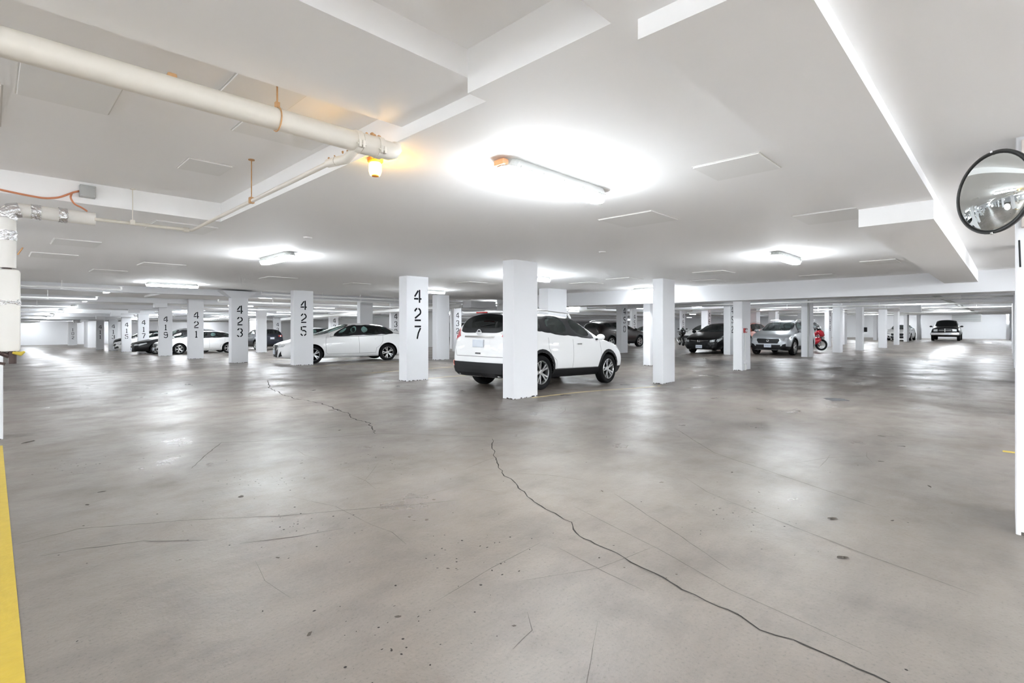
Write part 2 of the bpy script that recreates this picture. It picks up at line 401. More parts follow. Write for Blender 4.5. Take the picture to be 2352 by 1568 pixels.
# ---------------------------------------------------------------- walls
for nm, a in dict(wall_west=(U0 - .2, U0, V0, V1), wall_south=(U0, U1, V0 - .2, V0), wall_east=(U1, U1 + .2, V0, V1), wall_north=(U0, U1, V1, V1 + .2)).items():
    struct(obj(nm, box(*a, -1.1, 3.3), M['white']))['label'] = 'white painted concrete wall'
struct(obj('wall_core', box(24.0, 24.3, 32, V1, -1.0, 3.2), M['wallgrey']))['label'] = 'light grey block wall behind the parked cars on the left'
struct(obj('wall_aisle', box(66.0, U1, 0.0, .2, -.02, 2.62), M['white']))
bm = bmesh.new(); add_box(bm, 69.88, 69.97, 2.0, 4.3, 1.75, 2.5)
lou = obj('louver', bm, M['seam']); tag(lou, 'grey slatted vent high on the far right wall', 'vent')
for k in range(7): obj('slat', box(69.82, 69.88, 2.05, 4.25, 1.78 + k * .1, 1.84 + k * .1), M['louver'], lou)
obj('door_panel', box(23.9, 24.0, 36.0, 38.0, -.6, 1.7), M['white'], bpy.data.objects['wall_core'])

# ---------------------------------------------------------------- stencilled digits
def arc(cx, cy, rx, ry, a0, a1, n=9):
    return [(cx + rx * math.cos(R(a0 + (a1 - a0) * k / n)), cy + ry * math.sin(R(a0 + (a1 - a0) * k / n))) for k in range(n + 1)]
DIG = {
 '0': [arc(.5, .68, .4, .3, 80, -0) + [(.9, .55)], arc(.5, .68, .4, .3, 100, 180) + [(.1, .55)], [(.9, .5)] + arc(.5, .32, .4, .3, 0, -80), [(.1, .5)] + arc(.5, .32, .4, .3, 180, 260)],
 '1': [[(.5, .06), (.5, .94), (.3, .8)], [(.28, .0), (.72, .0)]],
 '2': [arc(.5, .68, .38, .27, 172, 100), arc(.5, .68, .38, .27, 78, -30) + [(.12, .19)], [(.08, .04), (.92, .04)]],
 '3': [arc(.5, .73, .36, .24, 170, 100), arc(.5, .73, .38, .24, 80, -80), arc(.48, .25, .42, .25, 78, -80), arc(.48, .25, .42, .25, -100, -165)],
 '4': [[(.74, 1.0), (.74, .0)], [(.56, .93), (.08, .46)], [(.0, .30), (.58, .30)], [(.84, .30), (1.0, .30)]],
 '5': [[(.14, .98), (.14, .58)], [(.30, .96), (.92, .96)], [(.26, .55)] + arc(.46, .28, .42, .28, 75, 8), arc(.46, .28, .42, .28, -12, -75), arc(.46, .28, .42, .28, -105, -165)],
 '6': [arc(.5, .70, .38, .27, 40, 100), arc(.5, .70, .4, .27, 112, 180) + [(.1, .4)], arc(.5, .27, .4, .27, 170, 10), arc(.5, .27, .4, .27, -10, -80), arc(.5, .27, .4, .27, -100, -170)],
 '7': [[(.06, .96), (.94, .96)], [(.88, .84), (.58, .45), (.42, .0)]],
 '9': [arc(.5, .73, .38, .25, 170, 10), arc(.5, .73, .38, .25, 190, 350), [(.9, .66)] + [(.88, .4)] + arc(.5, .28, .38, .26, -10, -160)],
}
_dc = {}
def digit_mesh(ch):
    if ch in _dc: return _dc[ch]
    bm = bmesh.new(); t = 0.125; sx, sz = 0.215, 0.315
    for st in DIG[ch]:
        pr = None; P = [Vector((p[0] * sx - sx / 2, p[1] * sz - sz / 2)) for p in st]
        for i, p in enumerate(P):
            d = (P[min(i + 1, len(P) - 1)] - P[max(i - 1, 0)]).normalized(); n = Vector((-d.y, d.x)) * t * sz / 2 * 1.05
            cur = [bm.verts.new((q.x, y, q.y)) for y in (-.0015, .002) for q in (p + n, p - n)]
            if pr:
                bm.faces.new((pr[0], pr[1], cur[1], cur[0])); bm.faces.new((pr[0], cur[0], cur[2], pr[2])); bm.faces.new((pr[1], pr[3], cur[3], cur[1]))
            pr = cur
    me = bpy.data.meshes.new('digit'); bmesh.ops.recalc_face_normals(bm, faces=bm.faces[:]); bm.to_mesh(me); bm.free(); me.materials.append(M['black']); _dc[ch] = me
    return me

# ---------------------------------------------------------------- columns
def column(u, v, label, num=None, a=.62, b=.29, top=None, cap=False, group=None, zs=(2.05, 1.61, 1.17), sc_=1.0, dx=0.0):
    z0 = zf(u, v)
    if top is None:
        top = H0 if v < 17.8 and u < 14.9 else (2.06 if 14.9 < u < 15.95 and v < 13.6 else (2.60 if v < 17.8 else zf(60, v) + 2.82))
    h = top - z0
    bm = bmesh.new(); add_box(bm, 0, a, 0, b, -.04, h + .02, .012)
    o = obj('column', bm, M['white']); o.location = (u, v, z0)
    tag(o, label, 'column', group)
    bm = bmesh.new()
    n = 14
    for k in range(n):      # chipped, grimy foot of the column
        x = random.uniform(0, a - .05)
        add_box(bm, x, x + random.uniform(.015, .05), -.0012, .01, 0, random.uniform(.006, .022))
        y = random.uniform(0, b - .05)
        add_box(bm, -.0012, .01, y, y + random.uniform(.01, .04), 0, random.uniform(.006, .022))
    if u < 18: obj('chipped_foot', bm, M['crack2'], o)
    else: bm.free()
    if cap:
        bm = bmesh.new(); zt = h + .02
        A = [bm.verts.new(p) for p in [(0, 0, h - .25), (a, 0, h - .25), (a, b, h - .25), (0, b, h - .25)]]
        B = [bm.verts.new(p) for p in [(-.32, -.02, zt), (a + .32, -.02, zt), (a + .32, b + .3, zt), (-.32, b + .3, zt)]]
        for k in range(4): bm.faces.new((A[k], A[(k + 1) % 4], B[(k + 1) % 4], B[k]))
        bm.faces.new(B); obj('capital', bm, M['white'], o)
    if num:
        for ch, z in zip(num, zs):
            d = bpy.data.objects.new('digit', digit_mesh(ch)); COL.objects.link(d); d.parent = o
            d.location = (a / 2 + dx, -.001, z); d.scale = (sc_, 1, sc_)
    return o
column(6.60, 6.40, 'thick white column standing in front of the white SUV', a=.65)
column(6.94, 10.30, 'white column stencilled 427 between the white sedan and white SUV', '427', a=.64, b=.33)
column(7.15, 17.30, 'white column stencilled 425 in front of the white sedan', '425', a=.68, b=.27)
column(6.40, 21.2, 'white column stencilled 423 with a flared capital', '423', a=.60, b=.33, top=zf(60, 21.2) + 2.74, cap=True)
column(6.45, 27.4, 'white column stencilled 421 in front of a white sedan', '421', a=.62)
column(6.50, 33.7, 'white column stencilled 419 between a black and a white sedan', '419', a=.64, b=.22)
column(6.75, 40.9, 'white column stencilled 417 behind the black sedan nose', '417', a=.60)
column(6.85, 47.6, 'white column stencilled 415 in the left row', '415', a=.60)
column(6.90, 54.0, 'white column stencilled 413 in the left row', '413', a=.61, b=.23)
column(6.62, 58.8, 'white column stencilled 411 at the far end of the left row', '411', a=.57, b=.26)
column(6.66, 64.9, 'blank white wall end left of column 411', a=1.2, b=3.0)
column(5.96, 74.2, 'distant white column with faint vertical digits by the far left wall', '102', a=.75, b=.8, zs=(1.75, 1.3, .85))
column(11.6, 33.5, 'white column beside the dark SUV tail, right of column 423', a=.56)
column(12.0, 21.6, 'blank white column rising behind the white sedan roof', a=.66)
column(12.1, 15.9, 'blank white column just right of column 427', a=.62)
column(12.4, 10.5, 'blank white column rising behind the white SUV', a=.95, b=.4)
column(11.85, 6.25, 'blank white column right of the white SUV nose', a=.64)
column(15.38, 8.58, 'white column half hidden behind the one right of the SUV', a=.60, b=.26)
tube_col = column(15.64, 5.69, 'white column with a red fire alarm pull station', a=.68, b=.27)
column(24.30, 6.04, 'white column between the silver crossover and red motorcycle', a=.46, b=.35, top=2.6)
column(29.49, 6.00, 'white column just right of the red motorcycle', a=.51, b=.34)
column(32.63, 5.64, 'white column with a small black box on its edge', a=.5, b=.30)
column(37.44, 5.30, 'white column with a shaded left face in the right aisle row', a=.59, b=.36)
column(44.00, 5.53, 'white column in front of the distant white sedan', a=.75, b=.24)
column(53.5, 6.1, 'bright white column right of the distant white sedan', a=1.1, b=.25)
column(61.97, 6.09, 'last white column left of the black pickup truck', a=1.2, b=.26)
column(42.38, 8.36, 'grey-shaded white column between two aisle columns at right', a=.75, b=.25)
column(57.3, 8.76, 'slim distant white column seen left of the distant white sedan', a=.5, b=.3)
column(37.2, 8.19, 'white column with vertical digits right of the red motorcycle', '466', a=.6, b=.25, sc_=.9)
column(23.70, 9.16, 'white column stencilled 452 between the black sedan and pull station', '452', a=.62, b=.30, dx=-.05)
column(21.53, 13.56, 'white column stencilled 450 right of the white SUV nose', '450', a=.58)
column(32.57, 19.60, 'white column stencilled 457 just right of column 450', '457', a=.66, b=.2)
column(35.4, 17.2, 'white column stencilled 463 beside the small motorcycle', '463', a=.6, b=.15)
column(33.0, 14.2, 'white column stencilled 464 behind the black sedan', '464', a=.5, b=.45)
column(18.4, 22.6, 'white column stencilled 432 left of the white SUV', '432', a=.56, b=.15)
column(16.0, 25.3, 'white column stencilled 430 behind the white sedan boot', '430', a=.62, b=.2)
column(21.8, 27.0, 'white column with partly hidden digits between 427 and its neighbour', '444', a=.6, b=.2)
column(19.0, 19.2, 'white column seen through the gap behind the white SUV windscreen', a=.4, b=.5)
column(16.6, 34.0, 'white column with a stencilled 4 above the white sedan roof', '434', a=.6, b=.3)
column(17.5, 46.5, 'white column with a stencilled 4 right of the slim blank column', '436', a=.6, b=.3)
column(17.5, 52.5, 'white column with a stencilled 4 above the dark SUV tail', '433', a=.6, b=.3)
column(35.5, 12.0, 'blank white column above the silver crossover roof', a=.7, b=.5)
column(41.0, 12.5, 'blank white column right of the silver crossover roof', a=.8, b=.5)
column(46.5, 12.0, 'blank white column deep between two aisle columns', a=.8, b=.5)
column(-.52, 8.45, 'white post at the left edge beside the lagged pipe', a=.62, b=.35)
column(4.57, -.37, 'white post at the right edge carrying the convex mirror', a=.62, b=.34, cap=False)
for u, v in [(-.56, 14.6), (-.56, 20.7), (10.6, -.4), (16.6, -.4), (22.6, -.4), (28.6, -.4), (34.6, -.4), (40.6, -.4), (-.56, 27), (-.56, 33.5), (-.56, 40)]:
    column(u, v, 'white post in the side row at the edge of the aisle', a=.60, b=.3, group='side row posts')

# ---------------------------------------------------------------- ceiling lights
def stadium(L, W, n=8):
    r = W / 2; out = []
    for s, a0 in ((1, -90), (-1, 90)):
        for k in range(n + 1):
            t = R(a0 + 180 * k / n); out.append((s * (L / 2 - r) + r * math.cos(t), r * math.sin(t)))
    return out
GL = bpy.data.lights.new('added_fill_light', 'POINT'); GL.energy = FILL_GLOW; GL.color = (.88, .95, 1); GL.shadow_soft_size = .16
_lm = {}
def light_meshes(kind):
    if kind in _lm: return _lm[kind]
    Ls, W = (1.28, .165)
    b1 = bmesh.new(); add_prism(b1, stadium(Ls, W), -.062, 0, .92)
    b2 = bmesh.new(); add_prism(b2, stadium(Ls - .01, W - .01), -.112, -.0625, 1.0)
    for v in b2.verts:
        if v.co.z < -.1: v.co.x *= .965; v.co.y *= .78
    b3 = bmesh.new()
    for s in (-1, 1):
        pass
    add_box(b3, -.008, .008, -.006, .006, -.082, -.045)
    res = []
    for nm, b_, m in (('housing', b1, 'housing'), ('diffuser', b2, 'lens'), ('clip', b3, 'housing')):
        me = bpy.data.meshes.new(nm); bmesh.ops.recalc_face_normals(b_, faces=b_.faces[:]); b_.to_mesh(me); b_.free(); me.materials.append(M[m]); res.append((nm, me))
    _lm[kind] = res; return res
def lamp(u, v, z, yaw, label, group=None, clips=False):
    t = thing('ceiling_light', label, 'ceiling light', (u, v, z), R(yaw), group)
    lm = light_meshes('a')
    if clips:
        for s in (-1, 1):
            for k in range(5):
                o = bpy.data.objects.new('clip', lm[2][1]); COL.objects.link(o); o.parent = t; o.location = (-.5 + .25 * k, s * .0785, 0)
    for nm, me in lm[:2]:
        o = bpy.data.objects.new(nm, me); COL.objects.link(o); o.parent = t
    o = bpy.data.objects.new('added_fill_light', GL); COL.objects.link(o); o.parent = t; o.location = (0, 0, -.9)  # added unseen point source in open air below the fixture, brightens the ceiling
    return t
first = lamp(3.18, 2.6, H0, 0, 'large lit oblong ceiling light nearest the camera, orange reflection painted on one end', clips=True)
bm = bmesh.new(); add_box(bm, -.655, -.60, -.05, .055, -.055, -.012, .01)
obj('end_reflection', bm, mat('orange_reflection', (.85, .42, .22), .5), first, label='painted orange reflection')  # orange reflection at the lamp's end, painted as a small block
lamp(3.4, 8.92, H0, 90, 'lit oblong ceiling light above the left aisle, left of centre', clips=True)
lamp(9.42, 2.7, H0, 0, 'lit oblong ceiling light above the right aisle, left of the mirror', clips=True)
lamp(3.58, 16.85, H0, 0, 'long lit ceiling light above columns 419 and 421', clips=True)
lamp(10.2, 13.8, H0, 0, 'lit ceiling light just right of column 427')
lamp(9.1, 8.2, H0, 0, 'lit ceiling light poking out behind the thick front column')
lamp(14.4, 8.0, H0, 90, 'lit ceiling light against the deep beam behind the blank column')
k = 0
# added luminaires out of the frame, set densely to brighten floor and ceiling
near = [(u, v, 0) for u in (-8.0, -5.9, -3.8) for v in (-2.6, .0, 8.2, 10.6, 13.0, 15.4)] + [(-5.9, 4.6, 0)] + [(u, v, 90) for v in (-3.4, -5.6, -7.8) for u in (.2, 3.0, 5.8, 8.6, 11.4, 14.0)] + [(-2.4, -5.6, 0), (-5.2, -5.6, 0), (19, -3, 0), (24, -3, 0)]
for u, v, y in near: lamp(u, v, (2.74 if v == 4.6 else H0 if u < MU else 2.6), y, 'added ceiling light outside the view', 'added ceiling lights beyond the frame')
lab = ['nearest', 'second', 'third', 'fourth', 'fifth', 'sixth']
for i, v in enumerate((22.9, 28.9, 34.5, 40.2, 46.5, 52.6)):
    lamp(2.9, v, zf(60, v) + 2.76, 90, 'small lit ceiling light, %s of the line receding down the left aisle' % lab[i])
lamp(5.5, 63.5, zf(60, 63) + 2.76, 0, 'far lit ceiling light near the far left wall')
for u, v, l in [(8.6, 22.9, 'lit light left of the 425 column top'), (9.4, 29.6, 'small lit light between columns 421 and 423, right-hand one'), (8.6, 35.4, 'lit light between column 421 and the capital of 423'),
                (8.3, 38.3, 'lit light just right of the top of column 419'), (8.5, 46.0, 'lit light between the tops of 417 and 419'), (9.5, 60, 'tiny lit light by column 415'),
                (13.8, 23.0, 'lit light left of the 427 column, above the sedan boot'), (13.9, 29.2, 'lit light above the white sedan windscreen'), (14.2, 35.6, 'lit light just left of the 425 digits'),
                (13.6, 40.1, 'lit light right of the 423 digits')]:
    lamp(u, v, zf(60, v) + 2.76, 0, l)
for u, v, l, y in [(30.9, 14.0, 'lit light above the black sedan', 0), (45, 17.0, 'far lit light right of the black sedan roof', 0), (28.2, 8.2, 'lit light above the silver crossover', 0), (35.4, 8.3, 'upper lit light above the red motorcycle', 0), (41.4, 9.7, 'lower lit light above the red motorcycle', 0),
                   (29.0, 2.9, 'nearest small lit light in the right aisle', 0), (36, 2.9, 'second small lit light in the right aisle', 0), (42.0, 3.0, 'third small lit light in the right aisle', 0), (50, 2.9, 'long lit light above the black pickup', 90),
                   (34.4, .8, 'lit light at the right end of the right aisle', 90), (60, 11.2, 'far lit light low behind the aisle columns', 0), (53.1, 8.5, 'far lit light above the aisle columns', 0)]:
    lamp(u, v, 2.60, y, l)
for u, v, l, y in [(28.0, 21.4, 'lit light above the white SUV bonnet, left', 0), (27.4, 19.3, 'lit light above the brown SUV', 0), (38.5, 28.3, 'low lit light left of the brown SUV', 0), (34.1, 20.0, 'lit light right of column 457', 0), (17.5, 29.5, 'lit light left of the white SUV roof', 0)]:
    lamp(u, v, zf(60, v) + 2.80, y, l)
for u, v in [(20, 21), (34, 26), (46, 24), (58, 20), (64, 6), (66, 14), (3, 70), (12, 70), (18, 60), (18, 52), (48, 36), (60, 36), (30, 36), (-4, 24), (-4, 36), (-4, 50), (34, 50), (50, 56), (18, 74), (64, 30), (27, -5), (40, -5), (55, -5), (66, 0), (3, 58.6), (3, 64.8), (3, 76), (8.6, 53), (13.8, 46.5), (13.8, 52.6), (20, 29.5), (20, 36), (20, 44), (20, 68), (8.6, 71), (14, 62), (57, 2.9), (21, 7.9), (48, 8.2), (38, 13), (52, 14), (27, 33), (38, 36), (36, 44), (-3, 62), (-3, 74), (30, 26), (40, 21), (52, 24), (9, 76), (46, 2.9), (67, 8), (66.8, 1.4), (30, 45), (40, 52), (48, 46), (58, 46), (64, 20), (66, 40), (20, 76), (12, 66)]:  # added luminaires that brighten the far walls and bays
    lamp(u, v, (2.60 if v < 17.8 else zf(60, v) + 2.80), 0 if v > 10 else 90, 'added distant ceiling light brightening the depth of the garage', 'added distant ceiling lights')

# ---------------------------------------------------------------- pipes on the left
PV, PZ, PR = 2.88, 2.465, .060
big = obj('drain_pipe', tube([(-2.5, PV, PZ), (1.60, PV, PZ)], PR, 24), M['cream'], smooth=False); smooth_angle(big)
tag(big, 'large cream ceiling pipe running in from the upper left corner', 'pipe')
bm = bmesh.new(); add_tube(bm, [(1.60, PV, PZ), (1.72, PV, PZ)], PR + .004, 24)
o = obj('coupling', bm, M['cream'], big); smooth_angle(o)
for u in (1.575, 1.725):
    bm = bmesh.new(); add_tube(bm, [(u - .018, PV, PZ), (u + .018, PV, PZ)], PR + .009, 24); o = obj('clamp_ring', bm, M['cream'], big); smooth_angle(o)
    bm = bmesh.new(); add_box(bm, u - .02, u - .004, PV - .075, PV - .05, PZ - .05, PZ - .005, .003); add_box(bm, u + .004, u + .02, PV - .075, PV - .05, PZ - .05, PZ - .005, .003)
    add_tube(bm, [(u - .03, PV - .066, PZ - .03), (u + .03, PV - .066, PZ - .03)], .005, 8)
    obj('clamp_bolt', bm, M['cream'], big)
bm = bmesh.new(); add_tube(bm, [(1.72, PV, PZ), (1.80, PV, PZ), (1.835, PV, PZ + .01), (1.855, PV, PZ + .03), (1.86, PV, PZ + .06)], [PR, PR, PR * .93, PR * .75, PR * .5], 24); o = obj('elbow', bm, M['cream'], big); smooth_angle(o)
bm = bmesh.new()
for k in range(26):
    t = R(150 + 240 * k / 26); rr = .05 + random.uniform(-.02, .02)
    s = bmesh.ops.create_icosphere(bm, subdivisions=1, radius=random.uniform(.008, .02)); bmesh.ops.translate(bm, verts=s['verts'], vec=(1.70 + .05 * math.cos(t), PV + .035 + .02 * math.sin(t), PZ + PR + random.uniform(-.01, .02)))
obj('rust_patch', bm, M['rust'], big, label='orange rust patch on top of the pipe joint')
# clevis hangers
def hanger(u, v, zc, r, ztop, parent, m='rust'):
    bm = bmesh.new()
    add_tube(bm, [(u, v, zc + r + .03), (u, v, ztop)], .005, 8)
    ring = [(u, v + (r + .004) * math.cos(2 * math.pi * k / 20), zc + (r + .004) * math.sin(2 * math.pi * k / 20)) for k in range(21)]
    add_tube(bm, ring, .004, 6); add_box(bm, u - .012, u + .012, v - .012, v + .012, zc + r, zc + r + .035, .004)
    return obj('hanger', bm, M[m], parent)
hanger(1.10, PV, PZ, PR, 2.74, big); obj('lug', box(.585, .625, PV - .03, PV + .01, PZ + .04, PZ + PR + .012, .008), M['rust'], big); hanger(-1.0, PV, PZ, PR, 2.74, big)
# thin branch
BU, BZ = 1.54, 2.39
br = obj('branch_pipe', tube([(.72, 6.5, BZ), (BU + .02, 6.5, BZ), (BU, 3.16, BZ)], .0165, 14, .05), M['cream']); smooth_angle(br)
tag(br, 'thin cream pipe turning a corner under the ceiling pocket', 'pipe')
bm = bmesh.new(); add_tube(bm, [(BU, 3.18, BZ), (BU, 3.06, BZ - .012)], [.027, .030], 14); add_tube(bm, [(BU, 3.06, BZ - .012), (BU + .01, 2.96, BZ - .02), (BU + .03, 2.90, BZ + .02), (BU + .03, PV, PZ - .045)], [.028, .030, .026, .024], 14)
o = obj('elbow', bm, M['rust'] if False else M['cream'], br, label='swollen cream elbow with rusty top'); smooth_angle(o, 50)
bm = bmesh.new()
for k in range(14):
    s = bmesh.ops.create_icosphere(bm, subdivisions=1, radius=random.uniform(.004, .009)); bmesh.ops.translate(bm, verts=s['verts'], vec=(BU + random.uniform(-.012, .02), 3.17 - .018 * k, BZ + .024 - (.02 if 5 < k < 10 else 0)))
obj('rust_patch', bm, M['rust'], br)
bm = bmesh.new(); add_tube(bm, [(BU - .01, 6.5, BZ), (BU - .06, 6.5, BZ)], .026, 12); o = obj('fitting', bm, M['cream'], br)
for (u, v, zt) in ((1.545, 4.6, 2.74), (1.02, 6.46, 2.74)):
    bm = bmesh.new(); add_tube(bm, [(u, v, BZ + .02), (u, v, zt)], .0045, 8); add_tube(bm, [(u, v, zt - .006), (u, v, zt)], .025, 12); add_box(bm, u - .02, u + .02, v - .02, v + .02, BZ - .022, BZ + .03, .006)
    obj('hanger_rod', bm, M['cream'] if u < 1.2 else M['rust'], br)
# insulated part with foil tape
ins = obj('lagged_pipe', tube([(.73, 6.56, 2.40), (.10, 6.56, 2.40), (.10, 6.56, 1.86)], .064, 22, .09), M['cream2']); smooth_angle(ins)
tag(ins, 'cream insulated pipe elbow with silver foil tape at the left edge', 'pipe')
def foil(p0, p1, r, seg=26):
    bm = bmesh.new(); p0, p1 = Vector(p0), Vector(p1); n = 6
    add_tube(bm, [p0 + (p1 - p0) * k / n for k in range(n + 1)], r, seg, caps=False)
    for v in bm.verts: v.co += Vector((random.uniform(-1, 1), random.uniform(-1, 1), random.uniform(-1, 1))) * .0035
    return obj('foil_tape', bm, M['foil'], ins)
foil((.33, 6.56, 2.40), (.26, 6.56, 2.40), .069); foil((.52, 6.56, 2.40), (.455, 6.56, 2.40), .069)
foil((.10, 6.56, 2.20), (.10, 6.56, 2.11), .069)
bm = bmesh.new(); pts = [Vector((.185, 6.56, 2.40)), Vector((.135, 6.56, 2.385)), Vector((.108, 6.56, 2.35)), Vector((.10, 6.56, 2.31))]
add_tube(bm, pts, .070, 22, caps=False)
for v in bm.verts: v.co += Vector((random.uniform(-1, 1), random.uniform(-1, 1), random.uniform(-1, 1))) * .004
obj('foil_tape', bm, M['foil'], ins)
bm = bmesh.new(); add_box(bm, .02, .19, 6.47, 6.65, 1.09, 1.845, .03); lo = obj('lagging_sleeve', bm, M['cream2'], ins); smooth_angle(lo)
bm = bmesh.new(); add_box(bm, .017, .193, 6.467, 6.653, 1.50, 1.585, .03)
bmesh.ops.subdivide_edges(bm, edges=bm.edges[:], cuts=3, use_grid_fill=True)
for v in bm.verts: v.co += Vector((random.uniform(-1, 1), random.uniform(-1, 1), random.uniform(-1, 1))) * .004
obj('foil_tape', bm, M['foil'], ins)
bm = bmesh.new(); add_tube(bm, [(.10, 6.56, 1.86), (.10, 6.56, 1.84)], .035, 12); obj('bare_joint', bm, M['brown'], ins)
bm = bmesh.new(); add_tube(bm, [(.135, 6.50, 1.10), (.135, 6.50, .985)], .030, 12)
add_tube(bm, [(.06, 6.47, 1.10), (.03, 6.47, 1.06), (.04, 6.47, 1.0), (.09, 6.47, .985)], .013, 8)
add_tube(bm, [(.05, 6.5, 1.09), (.135, 6.5, 1.04)], .02, 8); vv = obj('valve', bm, M['brown'], ins, label='dark brown valve under the insulation'); smooth_angle(vv)
bm = bmesh.new(); add_tube(bm, [(.14, 6.47, 1.085), (.19, 6.44, 1.075), (.215, 6.43, 1.095)], [.012, .02, .008], 8); obj('valve_handle', bm, M['mustard'], ins, label='mustard yellow valve handle')
bm = bmesh.new(); add_tube(bm, [(.17, 6.49, 1.98), (.205, 6.49, 2.05)], .006, 6); obj('pin', bm, M['rust'], ins)
# junction box, orange cable
jb = obj('junction_box', box(.60, .725, 6.44, 6.502, 2.585, 2.705, .008), M['greybox']); tag(jb, 'grey junction box on the pocket wall above the lagged pipe', 'junction box')
bm = bmesh.new()
for x in (.615, .71):
    for z in (2.60, 2.69): add_box(bm, x - .006, x + .006, 6.434, 6.442, z - .006, z + .006, .002)
obj('screw', bm, M['housing'], jb)
cb = obj('cable', tube([(.60, 6.47, 2.64), (.56, 6.46, 2.62), (.45, 6.45, 2.545), (.35, 6.45, 2.52), (.22, 6.46, 2.53), (.1, 6.47, 2.545), (-.1, 6.47, 2.57)], .009, 8, .04), M['orange'], smooth=True)
tag(cb, 'orange cable running from the junction box to the left edge', 'cable')
cb = obj('cable', tube([(.545, 6.45, 2.61), (.53, 6.44, 2.56), (.56, 6.44, 2.50), (.62, 6.46, 2.48), (.66, 6.48, 2.455)], .008, 8, .03), M['orange'], smooth=True)
tag(cb, 'orange cable dropping from the junction box onto the lagged pipe', 'cable')
# amber beacon
bc = thing('beacon_lamp', 'glowing amber beacon lamp under the end of the big pipe', 'lamp', (1.93, 3.26, H0))
bm = bmesh.new(); add_lathe(bm, [(.055, 0), (.055, -.022), (.045, -.03)], 20, 'Z'); obj('collar', bm, M['amberbase'], bc)
bm = bmesh.new(); add_lathe(bm, [(.038, -.03), (.045, -.045), (.045, -.09), (.036, -.118), (.0, -.122)], 20, 'Z'); obj('lens', bm, M['amber'], bc, smooth=True)
bm = bmesh.new(); add_lathe(bm, [(.026, -.119), (.026, -.126), (0, -.127)], 16, 'Z'); obj('cap', bm, M['amberbase'], bc)
ld = bpy.data.lights.new('beacon_light', 'POINT'); ld.energy = 1.1; ld.color = (1.0, .50, .03); ld.shadow_soft_size = .03
lo = bpy.data.objects.new('beacon_light', ld); COL.objects.link(lo); lo.parent = bc; lo.location = (0.02, -.07, -.075)

# ---------------------------------------------------------------- sprinkler pipes deeper in
def spipe(pts, r, label, hang=None, head=True, m='wpipe', group=None, zt=.35):
    o = obj('sprinkler_pipe', tube(pts, r, 10, .1), M[m], smooth=True); tag(o, label, 'pipe', group)
    if hang:
        for p in hang:
            bm = bmesh.new(); add_tube(bm, [p, (p[0], p[1], p[2] + zt)], .008, 6); add_box(bm, p[0] - .03, p[0] + .03, p[1] - .03, p[1] + .03, p[2] - r - .01, p[2] + .03); obj('hanger_rod', bm, M['wpipe'], o)
    if head:
        p = Vector(pts[-1]); bm = bmesh.new(); add_tube(bm, [p, p + Vector((0, 0, .09))], r * .8, 8); add_tube(bm, [p + Vector((0, 0, .09)), p + Vector((0, 0, .10))], r * 1.8, 10)
        obj('sprinkler_head', bm, M['wpipe'], o)
    return o
for i, v in enumerate((19.2, 24.3, 30.4, 36.5, 42.8, 49.5, 56.0, 62, 69, 75)):
    z = zf(60, v) + 2.48 if i else 2.42
    spipe([(-8.5, v, z), (2.75, v, z)], .035 if i < 7 else .05, 'white sprinkler pipe across the left aisle, number %s from the near end' % ['one', 'two', 'three', 'four', 'five', 'six', 'seven', 'eight', 'nine', 'ten'][i], [(1.4, v, z), (-.8, v, z)])
    if i < 7: spipe([(23.5, v + .3, z + .06), (6.9, v + .3, z + .06)], .035, 'white sprinkler pipe across the parked cars, row %s from the near end' % ['one', 'two', 'three', 'four', 'five', 'six', 'seven'][i], [(9.2, v + .3, z + .06), (12.5, v + .3, z + .06), (17, v + .3, z + .06)])
for i, u in enumerate((17.2, 23.2, 29.4, 35.5, 41.5, 47.5, 53.5)):
    spipe([(u, -8.5, 2.30), (u, 16.8, 2.30)], .035, 'white sprinkler pipe across the right aisle, %s behind the deep beam' % ['first', 'second', 'third', 'fourth', 'fifth', 'sixth', 'seventh'][i], [(u, 1.2, 2.30), (u, 4.4, 2.30), (u, 8.4, 2.30), (u, 12, 2.30)], zt=.28)
spipe([(17, 1.9, 2.42), (66, 1.9, 2.42)], .06, 'grey pipe running lengthwise under the right aisle ceiling', None, False, 'greybox')
spipe([(15.6, 18.7, 2.28), (15.6, 21.3, 2.24), (15.6, 40, 1.84)], .11, 'fat white pipe seen between column 432 and the white SUV roof', [(15.6, 19.0, 2.27), (15.6, 20.8, 2.25), (15.6, 30, 2.06)], False)
spipe([(19.5, 7.2, 2.36), (19.5, 12.4, 2.36)], .09, 'fat white pipe above the silver crossover', None, False)
spipe([(7.3, 19.6, 2.36), (15.2, 19.6, 2.36)], .035, 'white pipe just above the white sedan, right of column 425', [(10.9, 19.6, 2.36)], False)
obj('duct_box', box(15.6, 17.2, 17.9, 18.5, 2.18, 2.5, .01), M['white']); tag(bpy.data.objects['duct_box'], 'white duct box under the ceiling above the SUV spoiler', 'duct')
td = obj('duct', box(16.1, 17.0, 12.2, 16.2, 2.33, 2.6, .01), M['tan']); tag(td, 'tan lit duct stub seen behind the thick front column', 'duct')
sb = obj('hanging_sign_box', box(33.0, 33.15, 3.2, 4.05, 2.02, 2.42, .01), M['white']); tag(sb, 'blank white box hanging under the right aisle ceiling', 'sign')
obj('bracket', box(33.03, 33.1, 3.55, 3.65, 2.42, 2.6), M['white'], sb)
for i, (u, v) in enumerate([(5.2, 28.4), (5.2, 34.6), (5.2, 40.5), (5.2, 46.8), (5.0, 53.8), (5.0, 58.6)]):
    z = zf(60, v); b_ = obj('beam_box', box(u, u + .5, v - .6, v - .3, 2.42 + z, 2.64 + z, .01), M['white']); tag(b_, 'pale boxed drop under the beams left of the numbered columns', 'box', 'pale boxed drops along the left row')
